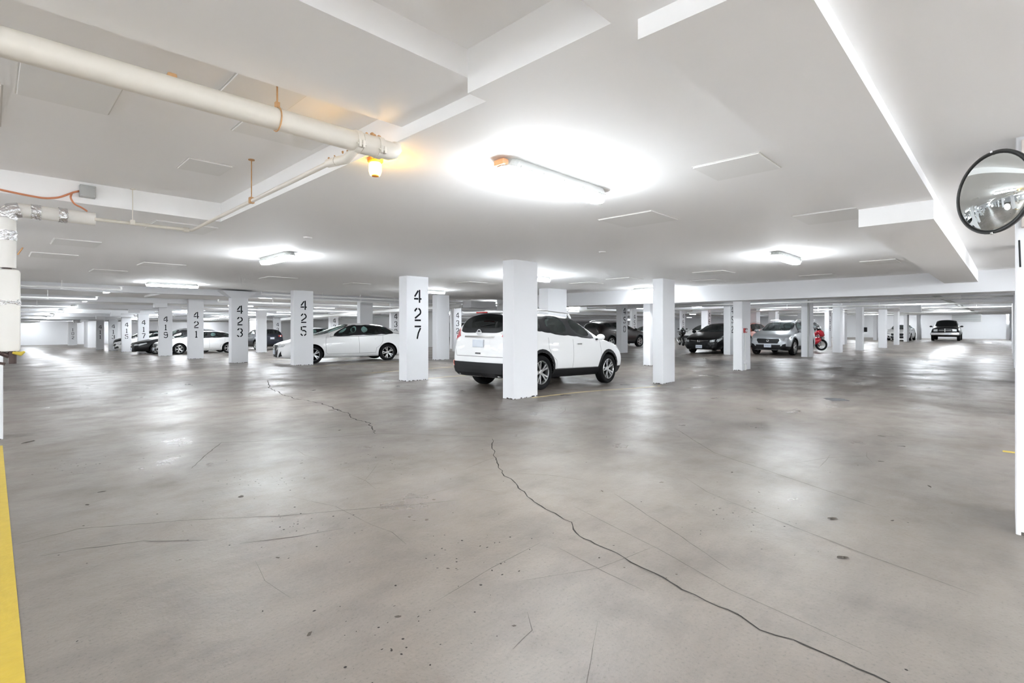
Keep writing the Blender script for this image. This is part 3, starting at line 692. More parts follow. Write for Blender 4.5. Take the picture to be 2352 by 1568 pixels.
# alarm station with conduit on its column (column at 15.64, 5.69)
cu, cv = 15.64, 5.69
pa = obj('fire_alarm_station', box(cu + .09, cu + .28, cv - .05, cv + .005, 1.12, 1.26, .01), M['red']); tag(pa, 'small dark red fire alarm pull station on a white column', 'alarm')
bm = bmesh.new(); add_box(bm, cu + .12, cu + .25, cv - .062, cv - .049, 1.17, 1.20, .003); add_box(bm, cu + .17, cu + .20, cv - .062, cv - .049, 1.14, 1.245, .003); obj('handle', bm, M['white'], pa)
bm = bmesh.new(); add_box(bm, cu + .10, cu + .27, cv - .056, cv - .049, 1.215, 1.25); obj('cover_band', bm, M['trim'], pa)
cd = obj('conduit', tube([(cu + .18, cv - .02, 1.13), (cu + .18, cv - .02, .30)], .012, 8), M['wpipe']); tag(cd, 'white conduit running down from the alarm station', 'conduit')
bm = bmesh.new(); add_box(bm, cu + .11, cu + .27, cv - .06, cv, .18, .30, .01); obj('junction_box', bm, M['white'], cd)
bm = bmesh.new(); add_tube(bm, [(cu + .15, cv - .03, .2), (cu + .15, cv - .03, .0)], .014, 8); add_tube(bm, [(cu + .23, cv - .03, .2), (cu + .23, cv - .03, .0)], .014, 8); obj('conduit_leg', bm, M['wpipe'], cd)
bb = obj('call_box', box(33.1, 33.22, 5.50, 5.64, 1.0, 1.25, .01), M['trim']); tag(bb, 'small black box on the edge of an aisle column', 'box')
bb = obj('conduit', tube([(24.22, 6.1, 0), (24.22, 6.1, 2.6)], .03, 8), M['greybox']); tag(bb, 'grey pipe running up beside the column right of the silver crossover', 'conduit')

# ---------------------------------------------------------------- convex mirror
mc = Vector((4.247, .069, 1.33 + (748 - 441) * 3.08 / 1169))
mir = thing('convex_mirror', 'round convex traffic mirror with black rim at the right edge', 'mirror', mc, R(180 - 46))
rr = .247
bm = bmesh.new(); Rs = .62
prof = []
for k in range(11):
    r_ = (rr - .004) * k / 10; prof.append((r_, .0 + math.sqrt(Rs * Rs - r_ * r_) - math.sqrt(Rs * Rs - rr * rr)))
add_lathe(bm, prof, 56, 'X'); face = obj('mirror_face', bm, M['mirror'], mir, smooth=True)
bm = bmesh.new(); add_lathe(bm, [(rr - .010, .006), (rr, .010), (rr + .004, 0), (rr, -.016), (rr - .012, -.016)], 56, 'X', closed=True); obj('rim', bm, M['rim_black'], mir, smooth=True)
bm = bmesh.new(); add_lathe(bm, [(rr - .004, -.012), (0, -.014)], 40, 'X'); obj('back', bm, M['greybox'], mir)
bm = bmesh.new()
for z in (rr, -rr): add_box(bm, .0, .014, -.008, .008, z - .008, z + .006, .002)
obj('rim_clip', bm, M['chrome'], mir)
bm = bmesh.new(); add_tube(bm, [(-.014, 0, 0), (-.16, -.02, 0), (-.30, -.22, 0)], .014, 10); obj('bracket', bm, M['housing'], mir)
# pipe / bracket stubs on the right-hand post
o = obj('post_board', box(4.53, 4.57, -.16, -.055, 1.95, 2.50, .004), mat('pinkish_board', (.66, .60, .56), .6)); tag(o, 'pinkish board fixed high on the right-hand post', 'board')
o = obj('cable', tube([(4.53, -.045, 1.87), (4.535, -.05, 1.70)], .005, 6), M['trim']); tag(o, 'short black cable hanging on the right-hand post', 'cable')
# leaves and bits on the floor
for (u, v, r_, rot, l) in [(3.41, .68, .034, -.9, 'dark curled dead leaf, nearest of the floor litter at right'), (4.05, .87, .034, -.8, 'flat dark dead leaf farther right of the long crack')]:
    bm = bmesh.new(); n = 12; top = []
    ring = []
    for k in range(n):
        t = 2 * math.pi * k / n; q = Vector((math.cos(t) * r_, math.sin(t) * r_ * .42 * random.uniform(.7, 1.2))); q.rotate(Matrix.Rotation(rot, 2))
        ring.append(bm.verts.new((u + q.x, v + q.y, .002 + abs(math.sin(2 * t)) * .006)))
    c_ = bm.verts.new((u, v, .012))
    for k in range(n): bm.faces.new((ring[k], ring[(k + 1) % n], c_))
    tag(obj('dead_leaf', bm, M['leaf']), l, 'leaf')

# ---------------------------------------------------------------- cars
ZR = (0.20, 0.31, 0.60)
SEDAN = dict(w=.90, L=(2.36, -2.38), axles=(1.355, -1.355), tr=.325, ws=3, rw=8, side=(4, 6), quarter=7, bp=5, zr=(.19, .30, .60), rail=False, clad=False, cols=[
 (2.42, .80, 2.33, .70, .66, 2.40, .73, .46, .74, .05), (2.10, .95, 1.86, .81, .79, 1.92, .84, .50, .86, .04), (1.40, 1, 1.42, .90, .83, 1.42, .95, .56, .97, .02),
 (.95, 1, 1.00, .965, .83, 1.06, 1.0, .66, 1.02, .16), (.70, 1, .82, .97, .83, .05, 1.36, .555, 1.40, .06), (-.22, 1, -.20, .985, .84, -.27, 1.40, .57, 1.445, 0),
 (-.31, 1, -.29, .99, .84, -.36, 1.40, .57, 1.445, 0), (-1.15, 1, -1.18, 1.02, .83, -1.02, 1.35, .55, 1.41, 0), (-1.45, 1, -1.62, 1.05, .81, -1.32, 1.29, .53, 1.35, -.03),
 (-1.90, 1, -1.98, 1.04, .78, -2.0, 1.07, .60, 1.09, -.08), (-2.33, .86, -2.31, .98, .70, -2.36, 1.01, .46, 1.02, -.04)])
SUV = dict(w=.92, L=(2.28, -2.36), axles=(1.3525, -1.3525), tr=.36, ws=3, rw=10, side=(4, 6), quarter=8, bp=5, zr=(.23, .40, .70), rail=True, clad=True, cols=[
 (2.24, .82, 2.16, .84, .68, 2.22, .89, .46, .91, .05), (2.02, .96, 1.90, .95, .81, 1.95, .99, .52, 1.02, .04), (1.45, 1, 1.45, 1.04, .84, 1.45, 1.09, .58, 1.12, .02),
 (.98, 1, 1.06, 1.09, .85, 1.12, 1.13, .68, 1.15, .14), (.75, 1, .86, 1.10, .85, .22, 1.54, .60, 1.58, .06), (-.17, 1, -.15, 1.145, .86, -.23, 1.59, .62, 1.645, 0),
 (-.27, 1, -.25, 1.15, .86, -.34, 1.59, .62, 1.65, 0), (-1.12, 1, -1.15, 1.205, .86, -1.10, 1.59, .61, 1.66, 0), (-1.24, 1, -1.27, 1.215, .86, -1.22, 1.585, .61, 1.655, 0),
 (-1.85, 1, -1.78, 1.30, .83, -1.90, 1.53, .60, 1.62, 0), (-2.02, 1, -2.10, 1.28, .82, -2.10, 1.50, .60, 1.58, -.02), (-2.32, .95, -2.27, 1.20, .78, -2.30, 1.25, .62, 1.26, -.04)])
PICK = dict(w=1.0, L=(2.9, -2.9), axles=(1.95, -1.75), tr=.39, ws=3, rw=8, side=(4, 6), quarter=7, bp=5, zr=(.40, .55, .85), rail=False, clad=False, cols=[
 (2.86, .93, 2.84, 1.02, .80, 2.88, 1.12, .50, 1.16, .03), (2.66, .98, 2.60, 1.10, .86, 2.60, 1.22, .55, 1.26, .03), (2.0, 1, 2.0, 1.18, .88, 2.0, 1.27, .58, 1.30, .02),
 (1.45, 1, 1.50, 1.22, .88, 1.52, 1.27, .70, 1.30, .12), (1.25, 1, 1.32, 1.23, .88, .80, 1.76, .66, 1.82, .06), (.35, 1, .35, 1.24, .88, .33, 1.80, .66, 1.88, 0),
 (.22, 1, .22, 1.24, .88, .22, 1.80, .66, 1.88, 0), (-.55, 1, -.55, 1.25, .88, -.5, 1.79, .66, 1.87, 0), (-.70, 1, -.72, 1.25, .88, -.66, 1.76, .65, 1.84, 0),
 (-.84, 1, -.88, 1.25, .88, -.86, 1.23, .70, 1.22, 0), (-2.86, .97, -2.86, 1.25, .88, -2.88, 1.22, .60, 1.22, 0)])

def shell(S, level):
    bm = bmesh.new(); cols = S['cols']; N = len(cols); w = S['w']; zr = S['zr']
    cr = bm.edges.layers.float.get('crease_edge') or bm.edges.layers.float.new('crease_edge')
    def rows(i, s):
        x0, wf, xb, zb, yb, xr, zrl, yr, zc, cf = cols[i]
        up = (.03 if i in (0, N - 1) else 0)
        return [(x0, s * w * wf * .86, zr[0] + up), (x0 + (0 if i else .02), s * w * wf * .97, zr[1] + up), (x0, s * w * wf, zr[2]),
                (xb, s * yb, zb), (xr, s * yr, zrl), (xr + cf * .6, s * yr * .5, zrl + (zc - zrl) * .7)]
    V = []
    for i in range(N):
        l = [bm.verts.new(p) for p in rows(i, 1)]; r_ = [bm.verts.new(p) for p in rows(i, -1)]
        c = cols[i]; top = bm.verts.new((c[5] + c[9], 0, c[8])); bot = bm.verts.new((c[0], 0, zr[0] + (.03 if i in (0, N - 1) else 0)))
        V.append(l + [top] + r_[::-1] + [bot])     # ring of 14: 0..5 left, 6 top, 7..12 right(5..0), 13 bottom
    def mi(i, k):
        # k: ring segment, symmetric index
        s = k if k < 6 else 11 - k if k < 12 else 99
        L_ = k < 6
        if s in (4, 5):
            if i == S['ws']: return 2
            if i == S['rw']: return 3
        if s == 3:
            if i in S['side']: return (4 if i == S['side'][0] else 5) + (0 if L_ else 3)
            if i == S['quarter']: return 6 + (0 if L_ else 3)
            if i == S['bp'] or (S['clad'] and i == 7): return 1
        if S['clad'] and s == 0: return 1
        return 0
    for i in range(N - 1):
        for k in range(14):
            f = bm.faces.new((V[i][k], V[i + 1][k], V[i + 1][(k + 1) % 14], V[i][(k + 1) % 14])); f.material_index = mi(i, k)
    for i, sgn in ((0, 1), (N - 1, -1)):
        ring = V[i]; c = cols[i]
        bul = .07 * sgn
        G = [ring[0:7] and [ring[r_] for r_ in range(3)] + [ring[3]]]
        # lateral lines: left side (rows0-3), then y of 4, 5, 6, 7(=5 right), 8(=4 right), right side
        lines = [[ring[0], ring[1], ring[2], ring[3]]]
        for kk in (4, 5, 6, 7, 8):
            t = ring[kk]; ln = []
            for r_ in range(3):
                if r_ == 0 and kk == 6: ln.append(ring[13]); ring[13].co.x = c[0] + bul * .3; continue
                ln.append(bm.verts.new((c[0] + bul * (1 - abs(t.co.y) / w) * (1.0 if r_ else .4), t.co.y, zr[r_] + (.03 if r_ < 2 else 0))))
            lines.append(ln + [t])
        lines.append([ring[12], ring[11], ring[10], ring[9]])
        for a, b in zip(lines, lines[1:]):
            for r_ in range(3):
                f = bm.faces.new((a[r_], b[r_], b[r_ + 1], a[r_ + 1])); f.material_index = 1 if (S['clad'] and r_ == 0) else 0
        # close the underside at the ends
        try:
            bm.faces.new([lines[0][0], lines[1][0], lines[2][0], ring[13]]); bm.faces.new([ring[13], lines[4][0], lines[5][0], lines[6][0]])
        except Exception: pass
    bmesh.ops.recalc_face_normals(bm, faces=bm.faces[:])
    for i in range(N - 1):        # creases along belt, rail and sill
        for k, cv in ((0, .8), (3, .45), (4, .3), (8, .3), (9, .45), (12, .8)):
            e = bm.edges.get((V[i][k], V[i + 1][k]));
            if e: e[cr] = cv
    for wmi in range(2, 10):
        fs = [f for f in bm.faces if f.material_index == wmi]
        if not fs: continue
        r_ = bmesh.ops.inset_region(bm, faces=fs, thickness=.02, use_even_offset=True)
        for f in r_['faces']: f.material_index = 1 if wmi != 2 or True else 0
        inner = set(f for f in bm.faces if f.material_index == wmi)
        for f in inner:
            for e in f.edges:
                if any(g_ not in inner for g_ in e.link_faces): e[cr] = 1.0
    me = bpy.data.meshes.new('shell'); bm.to_mesh(me); bm.free()
    return me

def wheel_meshes(r, spokes, cache={}):
    key = (r, spokes)
    if key in cache: return cache[key]
    b1 = bmesh.new(); wd = .11; q = r * .70
    add_lathe(b1, [(q, -wd * .85), (r * .9, -wd), (r * .97, -wd * .85), (r, -wd * .6), (r, wd * .6), (r * .97, wd * .85), (r * .9, wd), (q, wd * .85)], 40, 'Y', closed=True)
    b2 = bmesh.new()
    add_lathe(b2, [(q + .002, wd * .80), (q - .012, wd * .90), (q - .022, wd * .72), (q - .03, -wd * .5)], 36, 'Y', caps=False)
    add_lathe(b2, [(.0, wd * .72), (.045, wd * .70), (.06, wd * .60), (.065, wd * .2)], 18, 'Y')
    for k in range(spokes):
        a = 2 * math.pi * k / spokes
        for da, dw in ((-.14, .013), (.14, .013)):
            p0 = Vector((math.cos(a + da * .5) * .05, wd * .62, math.sin(a + da * .5) * .05)); p1 = Vector((math.cos(a + da * 1.4) * (q - .02), wd * .76, math.sin(a + da * 1.4) * (q - .02)))
            d = (p1 - p0).normalized(); n = d.cross(Vector((0, 1, 0))).normalized()
            vs = []
            for P_, ww in ((p0, .018), (p1, .016)):
                for yy in (0, -.022):
                    for s in (-1, 1): vs.append(b2.verts.new(P_ + n * s * ww + Vector((0, yy, 0))))
            for f in ((0, 1, 5, 4), (2, 6, 7, 3), (0, 4, 6, 2), (1, 3, 7, 5), (0, 2, 3, 1), (4, 5, 7, 6)): b2.faces.new([vs[t] for t in f])
    b3 = bmesh.new(); add_lathe(b3, [(q - .02, wd * .1), (.0, wd * .12)], 30, 'Y')
    out = []
    for nm, b_, m in (('wheel', b1, 'tyre'), ('rim', b2, 'alloy'), ('hub_back', b3, 'darkwell')):
        me = bpy.data.meshes.new(nm); bmesh.ops.recalc_face_normals(b_, faces=b_.faces[:]); b_.to_mesh(me); b_.free(); me.materials.append(M[m])
        for p in me.polygons: p.use_smooth = nm == 'wheel'
        out.append(me)
    cache[key] = out; return out

def patch(bvh, poly, d, off=.004, depth=.02, step=.09):
    # a shallow raised piece that follows the body; d: 'L','R' (poly in x,z)  'F','B' (poly in y,z)  'T' (x,y)
    bm = bmesh.new(); vs = [bm.verts.new((p[0], p[1], 0)) for p in poly]; bm.faces.new(vs)
    for ax in (0, 1):
        lo_, hi_ = min(p[ax] for p in poly), max(p[ax] for p in poly); n = int((hi_ - lo_) / step)
        for k in range(1, n + 1):
            c = lo_ + (hi_ - lo_) * k / (n + 1); co = Vector((0, 0, 0)); co[ax] = c; no = Vector((0, 0, 0)); no[ax] = 1
            bmesh.ops.bisect_plane(bm, geom=bm.verts[:] + bm.edges[:] + bm.faces[:], plane_co=co, plane_no=no)
    out = {'L': Vector((0, 1, 0)), 'R': Vector((0, -1, 0)), 'F': Vector((1, 0, 0)), 'B': Vector((-1, 0, 0)), 'T': Vector((0, 0, 1))}[d]
    for v in bm.verts:
        a, b = v.co.x, v.co.y
        p = Vector((a, 0, b)) if d in 'LR' else Vector((0, a, b)) if d in 'FB' else Vector((a, b, 0))
        h, n, _, _ = bvh.ray_cast(p + out * 5, -out)
        if h is None: h, n, _, _ = bvh.find_nearest(p + out * 2.2); h = h.copy(); 
        v.co = h + out * off
    es = [e for e in bm.edges if len(e.link_faces) == 1]
    r_ = bmesh.ops.extrude_edge_only(bm, edges=es)
    for v in [g_ for g_ in r_['geom'] if isinstance(g_, bmesh.types.BMVert)]: v.co -= out * (off + depth)
    return bm
def line_poly(pts, wd):
    L_, R_ = [], []
    P = [Vector(p) for p in pts]
    for i, p in enumerate(P):
        t = (P[min(i + 1, len(P) - 1)] - P[max(i - 1, 0)]).normalized(); n = Vector((-t.y, t.x)) * wd / 2
        L_.append(tuple(p + n)); R_.append(tuple(p - n))
    return L_ + R_[::-1]
def strip(bvh, pts, wd, d, off=.0015):
    bm = bmesh.new(); out = {'L': Vector((0, 1, 0)), 'R': Vector((0, -1, 0)), 'F': Vector((1, 0, 0)), 'B': Vector((-1, 0, 0)), 'T': Vector((0, 0, 1))}[d]
    P = []
    for a, b in zip(pts, pts[1:]):
        n = max(1, int(math.dist(a, b) / .06)); P += [(a[0] + (b[0] - a[0]) * k / n, a[1] + (b[1] - a[1]) * k / n) for k in range(n)]
    P.append(pts[-1]); P = [Vector(p) for p in P]; pr = None
    for i, p in enumerate(P):
        t = (P[min(i + 1, len(P) - 1)] - P[max(i - 1, 0)]).normalized(); n = Vector((-t.y, t.x)) * wd / 2; cur = []
        for q in (p + n, p - n):
            pp = Vector((q.x, 0, q.y)) if d in 'LR' else Vector((0, q.x, q.y)) if d in 'FB' else Vector((q.x, q.y, 0))
            h = bvh.ray_cast(pp + out * 5, -out)[0]
            if h is None: h = bvh.find_nearest(pp + out * 2.2)[0]
            cur.append(bm.verts.new(h + out * off))
        if pr: bm.faces.new((pr[0], pr[1], cur[1], cur[0]))
        pr = cur
    return bm

def make_car(name, label, S, P_, u, v, yaw, feats=(), sz=1.0, sx=1.0, sy=1.0, level=2, spokes=5, inside=True, glassm='glass', rearglass=None, zoff=0.0, cat='car', steel=False):
    r = S['tr']; xf, xr_ = S['axles'][0] * sx, S['axles'][1] * sx; w = S['w'] * sy
    c, s = math.cos(R(yaw)), math.sin(R(yaw))
    zF = zf(u + c * xf, v + s * xf); zB = zf(u + c * xr_, v + s * xr_)
    t = thing(name, label, cat, (0, 0, 0))
    pitch = -math.atan2(zF - zB, xf - xr_)
    t.rotation_euler = Euler((0, pitch, R(yaw)), 'XYZ')
    t.location = (u, v, zB + (zF - zB) * (-xr_) / (xf - xr_) + zoff)
    # body shell: subdivide and cut the wheel wells
    me = shell(S, level)
    for vv in me.vertices: vv.co = (vv.co.x * sx, vv.co.y * sy, vv.co.z * sz)
    mats = [P_, M['trim']] + [M[glassm]] * 8 + [M['darkwell']]
    for m in mats: me.materials.append(m)
    tmp = bpy.data.objects.new('tmp', me); COL.objects.link(tmp)
    sb_ = tmp.modifiers.new('s', 'SUBSURF'); sb_.levels = level; sb_.render_levels = level
    cb_ = bmesh.new()
    for x in (xf, xr_):
        for sd in (1, -1):
            b0 = bmesh.new(); add_lathe(b0, [(r + .055, sd * (w - .32)), (r + .055, sd * (w + .2))], 28, 'Y')
            mm = bpy.data.meshes.new('c'); bmesh.ops.recalc_face_normals(b0, faces=b0.faces[:]); b0.to_mesh(mm); b0.free()
            mm.transform(Matrix.Translation((x, 0, r + .01))); cb_.from_mesh(mm)
    cm = bpy.data.meshes.new('cut'); cb_.to_mesh(cm); cb_.free()
    for m in mats: cm.materials.append(m)
    for p in cm.polygons: p.material_index = 10
    cut = bpy.data.objects.new('cut', cm); COL.objects.link(cut)
    bo = tmp.modifiers.new('b', 'BOOLEAN'); bo.operation = 'DIFFERENCE'; bo.object = cut; bo.solver = 'EXACT'
    dg = bpy.context.evaluated_depsgraph_get(); ev = bpy.data.meshes.new_from_object(tmp.evaluated_get(dg))
    bpy.data.objects.remove(tmp); bpy.data.objects.remove(cut)
    bm = bmesh.new(); bm.from_mesh(ev)
    bvh = BVHTree.FromBMesh(bm)
    names = {2: 'windscreen', 3: 'rear_window', 4: 'side_window', 5: 'side_window', 6: 'quarter_window', 7: 'side_window', 8: 'side_window', 9: 'quarter_window'}
    for mi_, nm in names.items():
        fs = [f for f in bm.faces if f.material_index == mi_]
        if not fs: continue
        b2 = bm.copy(); bmesh.ops.delete(b2, geom=[f for f in b2.faces if f.material_index != mi_], context='FACES')
        if not b2.verts: b2.free(); continue
        gm = M[rearglass] if (rearglass and (mi_ in (3, 6, 9))) else M[glassm]
        for f in b2.faces: f.material_index = 0
        o = obj(nm, b2, gm, t, smooth=True)
    bmesh.ops.delete(bm, geom=[f for f in bm.faces if 2 <= f.material_index <= 9], context='FACES')
    for f in bm.faces:
        if f.material_index == 10: f.material_index = 2
    body = obj('body', bm, [P_, M['trim'], M['darkwell']], t); smooth_angle(body, 40)
    # wheels
    for x in (xf, xr_):
        for sd in (1, -1):
            ms = wheel_meshes(r, spokes)
            wo = bpy.data.objects.new('wheel', ms[0]); COL.objects.link(wo); wo.parent = t; wo.location = (x, sd * (w - .125), r)
            wo.rotation_euler = (0, 0, 0 if sd > 0 else math.pi)
            for q in (1, 2):
                ro = bpy.data.objects.new(['', 'rim', 'hub_back'][q], ms[q]); COL.objects.link(ro); ro.parent = wo
    # interior
    cols = S['cols']; belt = cols[4][3] * sz; xs = cols[4][5] * sx
    bm = bmesh.new(); add_box(bm, cols[S['rw']][2] * sx * .9, cols[3][2] * sx, -w * .78, w * .78, .34, .40); obj('cabin_floor', bm, M['seat'], t)
    if inside:
        bm = bmesh.new(); add_box(bm, cols[3][2] * sx - .38, cols[3][2] * sx + .05, -w * .76, w * .76, belt - .28, belt - .03, .05); obj('dashboard', bm, M['trim'], t)
        sx0 = cols[5][2] * sx
        for y in (w * .40, -w * .40):
            bm = bmesh.new(); add_box(bm, sx0 - .10, sx0 + .40, y - .24, y + .24, .42, belt - .42, .06)
            add_box(bm, sx0 - .22, sx0 - .06, y - .23, y + .23, belt - .5, belt + .12, .06); add_box(bm, sx0 - .24, sx0 - .14, y - .13, y + .13, belt + .13, belt + .31, .045)
            add_tube(bm, [(sx0 - .19, y - .05, belt + .05), (sx0 - .19, y - .05, belt + .2)], .008, 6); add_tube(bm, [(sx0 - .19, y + .05, belt + .05), (sx0 - .19, y + .05, belt + .2)], .008, 6)
            obj('seat', bm, M['seat'], t)
        bm = bmesh.new(); bx = sx0 - .95
        add_box(bm, bx - .1, bx + .4, -w * .7, w * .7, .42, belt - .42, .06); add_box(bm, bx - .22, bx - .06, -w * .7, w * .7, belt - .45, belt + .02, .06)
        for y in (-.38, 0, .38): add_box(bm, bx - .22, bx - .12, y - .12, y + .12, belt + .03, belt + .17, .04)
        obj('rear_seat', bm, M['seat'], t)
        bm = bmesh.new(); ring = [(sx0 + .52 - .05 * math.sin(2 * math.pi * k / 20), w * .40 + .18 * math.cos(2 * math.pi * k / 20), belt - .04 + .16 * math.sin(2 * math.pi * k / 20)) for k in range(21)]
        add_tube(bm, ring, .014, 6); add_tube(bm, [(sx0 + .52, w * .4, belt - .04), (sx0 + .66, w * .4, belt - .1)], .03, 8); obj('steering_wheel', bm, M['trim'], t)
    # door mirrors
    mx_, mz = cols[4][2] * sx - .06, belt + .04
    for sd in (1, -1):
        bm = bmesh.new(); r_ = bmesh.ops.create_uvsphere(bm, u_segments=14, v_segments=8, radius=1)
        for vv in r_['verts']: vv.co = Vector((mx_ + vv.co.x * .075 * (1 if vv.co.x > 0 else .45), sd * (w + .06) + vv.co.y * .115, mz + vv.co.z * .075))
        mo = obj('door_mirror', bm, P_ if 'blackmirror' not in feats else M['trim'], t, smooth=True)
        bm = bmesh.new(); add_tube(bm, [(mx_, sd * (w - .12), mz - .07), (mx_, sd * (w + .02), mz - .03)], .022, 8); obj('mirror_arm', bm, M['trim'], mo)
    # door gaps, handles
    sd_x = [cols[4][2] * sx + .10, cols[5][2] * sx - .05, cols[7][2] * sx]
    z0, z1 = S['zr'][1] * sz + .03, belt - .02
    for D_ in ('L', 'R'):
        for pts in ([(sd_x[0], z1), (sd_x[0] + .02, z1 - .25), (sd_x[0], z0 + .05), (sd_x[0] - .06, z0), (xr_ + r + .16, z0)], [(sd_x[1], z1), (sd_x[1] - .02, z0)], [(sd_x[2] + .02, z1 + .02), (sd_x[2] + .03, z1 - .2), (sd_x[2] + .12, z1 - .36), (xr_ + r + .14, z0 + .18), (xr_ + r + .16, z0)]):
            obj('door_gap', strip(bvh, pts, .008, D_), M['seamline'], t)
        for hx in (sd_x[1] + .22, sd_x[2] + .24):
            obj('door_handle', patch(bvh, [(hx - .09, z1 - .125), (hx + .09, z1 - .12), (hx + .09, z1 - .09), (hx - .09, z1 - .095)], D_, .03, .03), M['chrome'] if 'chromehandle' in feats else P_, t)
    xn, xt = S['L'][0] * sx, S['L'][1] * sx
    S_ = lambda poly: [(-a, b) for a, b in poly][::-1]
    def nose(z, sg=1):
        h = bvh.ray_cast(Vector((5 * sg, .0, z)), Vector((-sg, 0, 0)))[0]
        return h.x if h else xn
    zb0 = cols[0][3] * sz; zr0, zr1, zr2 = [q * sz for q in S['zr']]
    if 'front' in feats or 'honda' in feats or 'ram' in feats or 'sentra' in feats:
        if 'ram' in feats:
            obj('grille', patch(bvh, [(-.40, .80), (.40, .80), (.44, 1.08), (-.44, 1.08)], 'F', .03), M['trim'], t)
            gb = bmesh.new(); add_box(gb, xn + .02, xn + .07, -.42, .42, .92, .95); add_box(gb, xn + .02, xn + .07, -.025, .025, .78, 1.08); obj('grille_bar', gb, M['greybox'], t)
            for k in (1, -1):
                pp = [(k * .50, .84), (k * .78, .84), (k * .78, 1.02), (k * .50, 1.04)]
                obj('headlight', patch(bvh, pp, 'F', .02), M['headlamp'], t)
            obj('bumper', box(xn - .06, xn + .14, -.99, .99, .50, .74, .05), M['chrome'], t)
            gb = bmesh.new(); add_box(gb, xn + .135, xn + .15, -.02, .42, .56, .66, .004); obj('license_plate', gb, M['plate'], t)
        elif 'sentra' in feats:
            gp = [(-.30, .26), (.30, .26), (.42, .40), (.44, .62), (.30, .69), (-.30, .69), (-.44, .62), (-.42, .40)]
            obj('grille', patch(bvh, gp, 'F', .012), M['trim'], t)
            for k in (1, -1):
                obj('grille_frame', patch(bvh, line_poly([(k * .28, .36), (k * .46, .60), (k * .50, .69)] , .035), 'F', .03), M['chrome'], t)
                obj('headlight', patch(bvh, [(2.02, .60), (2.14, .62), (1.70, .80), (1.62, .76)], 'L' if k > 0 else 'R', .010), M['headlamp'], t)
                obj('headlight', patch(bvh, [(k * .50, .60), (k * .70, .63), (k * .70, .70), (k * .48, .68)], 'F', .012), M['headlamp'], t)
                obj('fog_surround', patch(bvh, [(k * .50, .26), (k * .68, .30), (k * .68, .48), (k * .60, .36)], 'F', .010), M['trim'], t)
                obj('fog_surround', patch(bvh, [(2.18, .30), (1.92, .30), (1.90, .46), (1.98, .36), (2.14, .33)], 'L' if k > 0 else 'R', .010), M['trim'], t)
            gb = bmesh.new(); add_lathe(gb, [(.055, 0), (.075, .012), (.085, 0)], 20, 'X', closed=True); add_box(gb, .0, .014, -.10, .10, -.014, .014); bmesh.ops.translate(gb, verts=gb.verts[:], vec=(nose(.57) + .012, 0, .57)); obj('emblem', gb, M['chrome'], t)
            obj('license_plate', box(nose(.42) + .01, nose(.42) + .04, -.15, .15, .35, .50, .004), M['plate'], t)
            obj('air_dam', patch(bvh, [(-.60, .20), (.60, .20), (.62, .25), (-.62, .25)], 'F', .04), M['trim'], t)
        else:
            hz = zb0 - .10
            wide = .40
            obj('grille', patch(bvh, [(-wide, hz - .16), (wide, hz - .16), (wide + .08, hz - .02), (wide + .05, hz + .05), (-wide - .05, hz + .05), (-wide - .08, hz - .02)], 'F', .012), M['trim'], t)
            obj('grille_bar', patch(bvh, line_poly([(-wide - .03, hz + .03), (0, hz - .01), (wide + .03, hz + .03)], .025), 'F', .028), M['chrome'] if 'honda' in feats else M['trim'], t)
            if 'honda' in feats:
                gb = bmesh.new(); 
                for k in (1, -1): add_tube(gb, [(nose(hz) + .03, k * .05, hz + .04), (nose(hz) + .03, k * .035, hz - .06)], .012, 8)
                add_tube(gb, [(nose(hz) + .03, -.04, hz - .01), (nose(hz) + .03, .04, hz - .01)], .010, 8); obj('emblem', gb, M['chrome'], t)
            else:
                gb = bmesh.new(); add_lathe(gb, [(.02, 0), (.05, .015), (.062, 0)], 20, 'X', closed=True); bmesh.ops.translate(gb, verts=gb.verts[:], vec=(nose(hz - .04) + .018, 0, hz - .04)); obj('emblem', gb, M['chrome'], t)
            for k in (1, -1):
                obj('headlight', patch(bvh, [(k * .50, hz - .06), (k * .76, hz - .01), (k * .76, hz + .09), (k * .50, hz + .04)], 'F', .012), M['headlamp'], t)
                obj('headlight', patch(bvh, [(xn - .12, hz - .05), (xn - .55, hz + .10), (xn - .50, hz + .14), (xn - .16, hz + .08)], 'L' if k > 0 else 'R', .010), M['headlamp'], t)
                obj('fog_surround', patch(bvh, [(k * .52, zr1 - .02), (k * .72, zr1 + .02), (k * .72, zr1 + .16), (k * .60, zr1 + .12)], 'F', .014), M['trim'], t)
                gb = bmesh.new(); add_lathe(gb, [(.045, 0), (.04, .02), (0, .024)], 14, 'X'); bmesh.ops.translate(gb, verts=gb.verts[:], vec=(xn - .09, k * .62, zr1 + .07)); obj('fog_light', gb, M['headlamp'], t)
            obj('lower_intake', patch(bvh, [(-.44, zr0 + .05), (.44, zr0 + .05), (.52, zr1 + .10), (-.52, zr1 + .10)], 'F', .012), M['trim'], t)
            obj('license_plate', box(nose(hz - .26) + .01, nose(hz - .26) + .04, -.15, .15, hz - .34, hz - .19, .004), M['plate'], t)
            gb = bmesh.new()
            for q in range(6): add_box(gb, nose(hz - .26) + .039, nose(hz - .26) + .043, -.115 + q * .042, -.09 + q * .042, hz - .29, hz - .24)
            obj('plate_lettering', gb, M['plate_ink'], t)
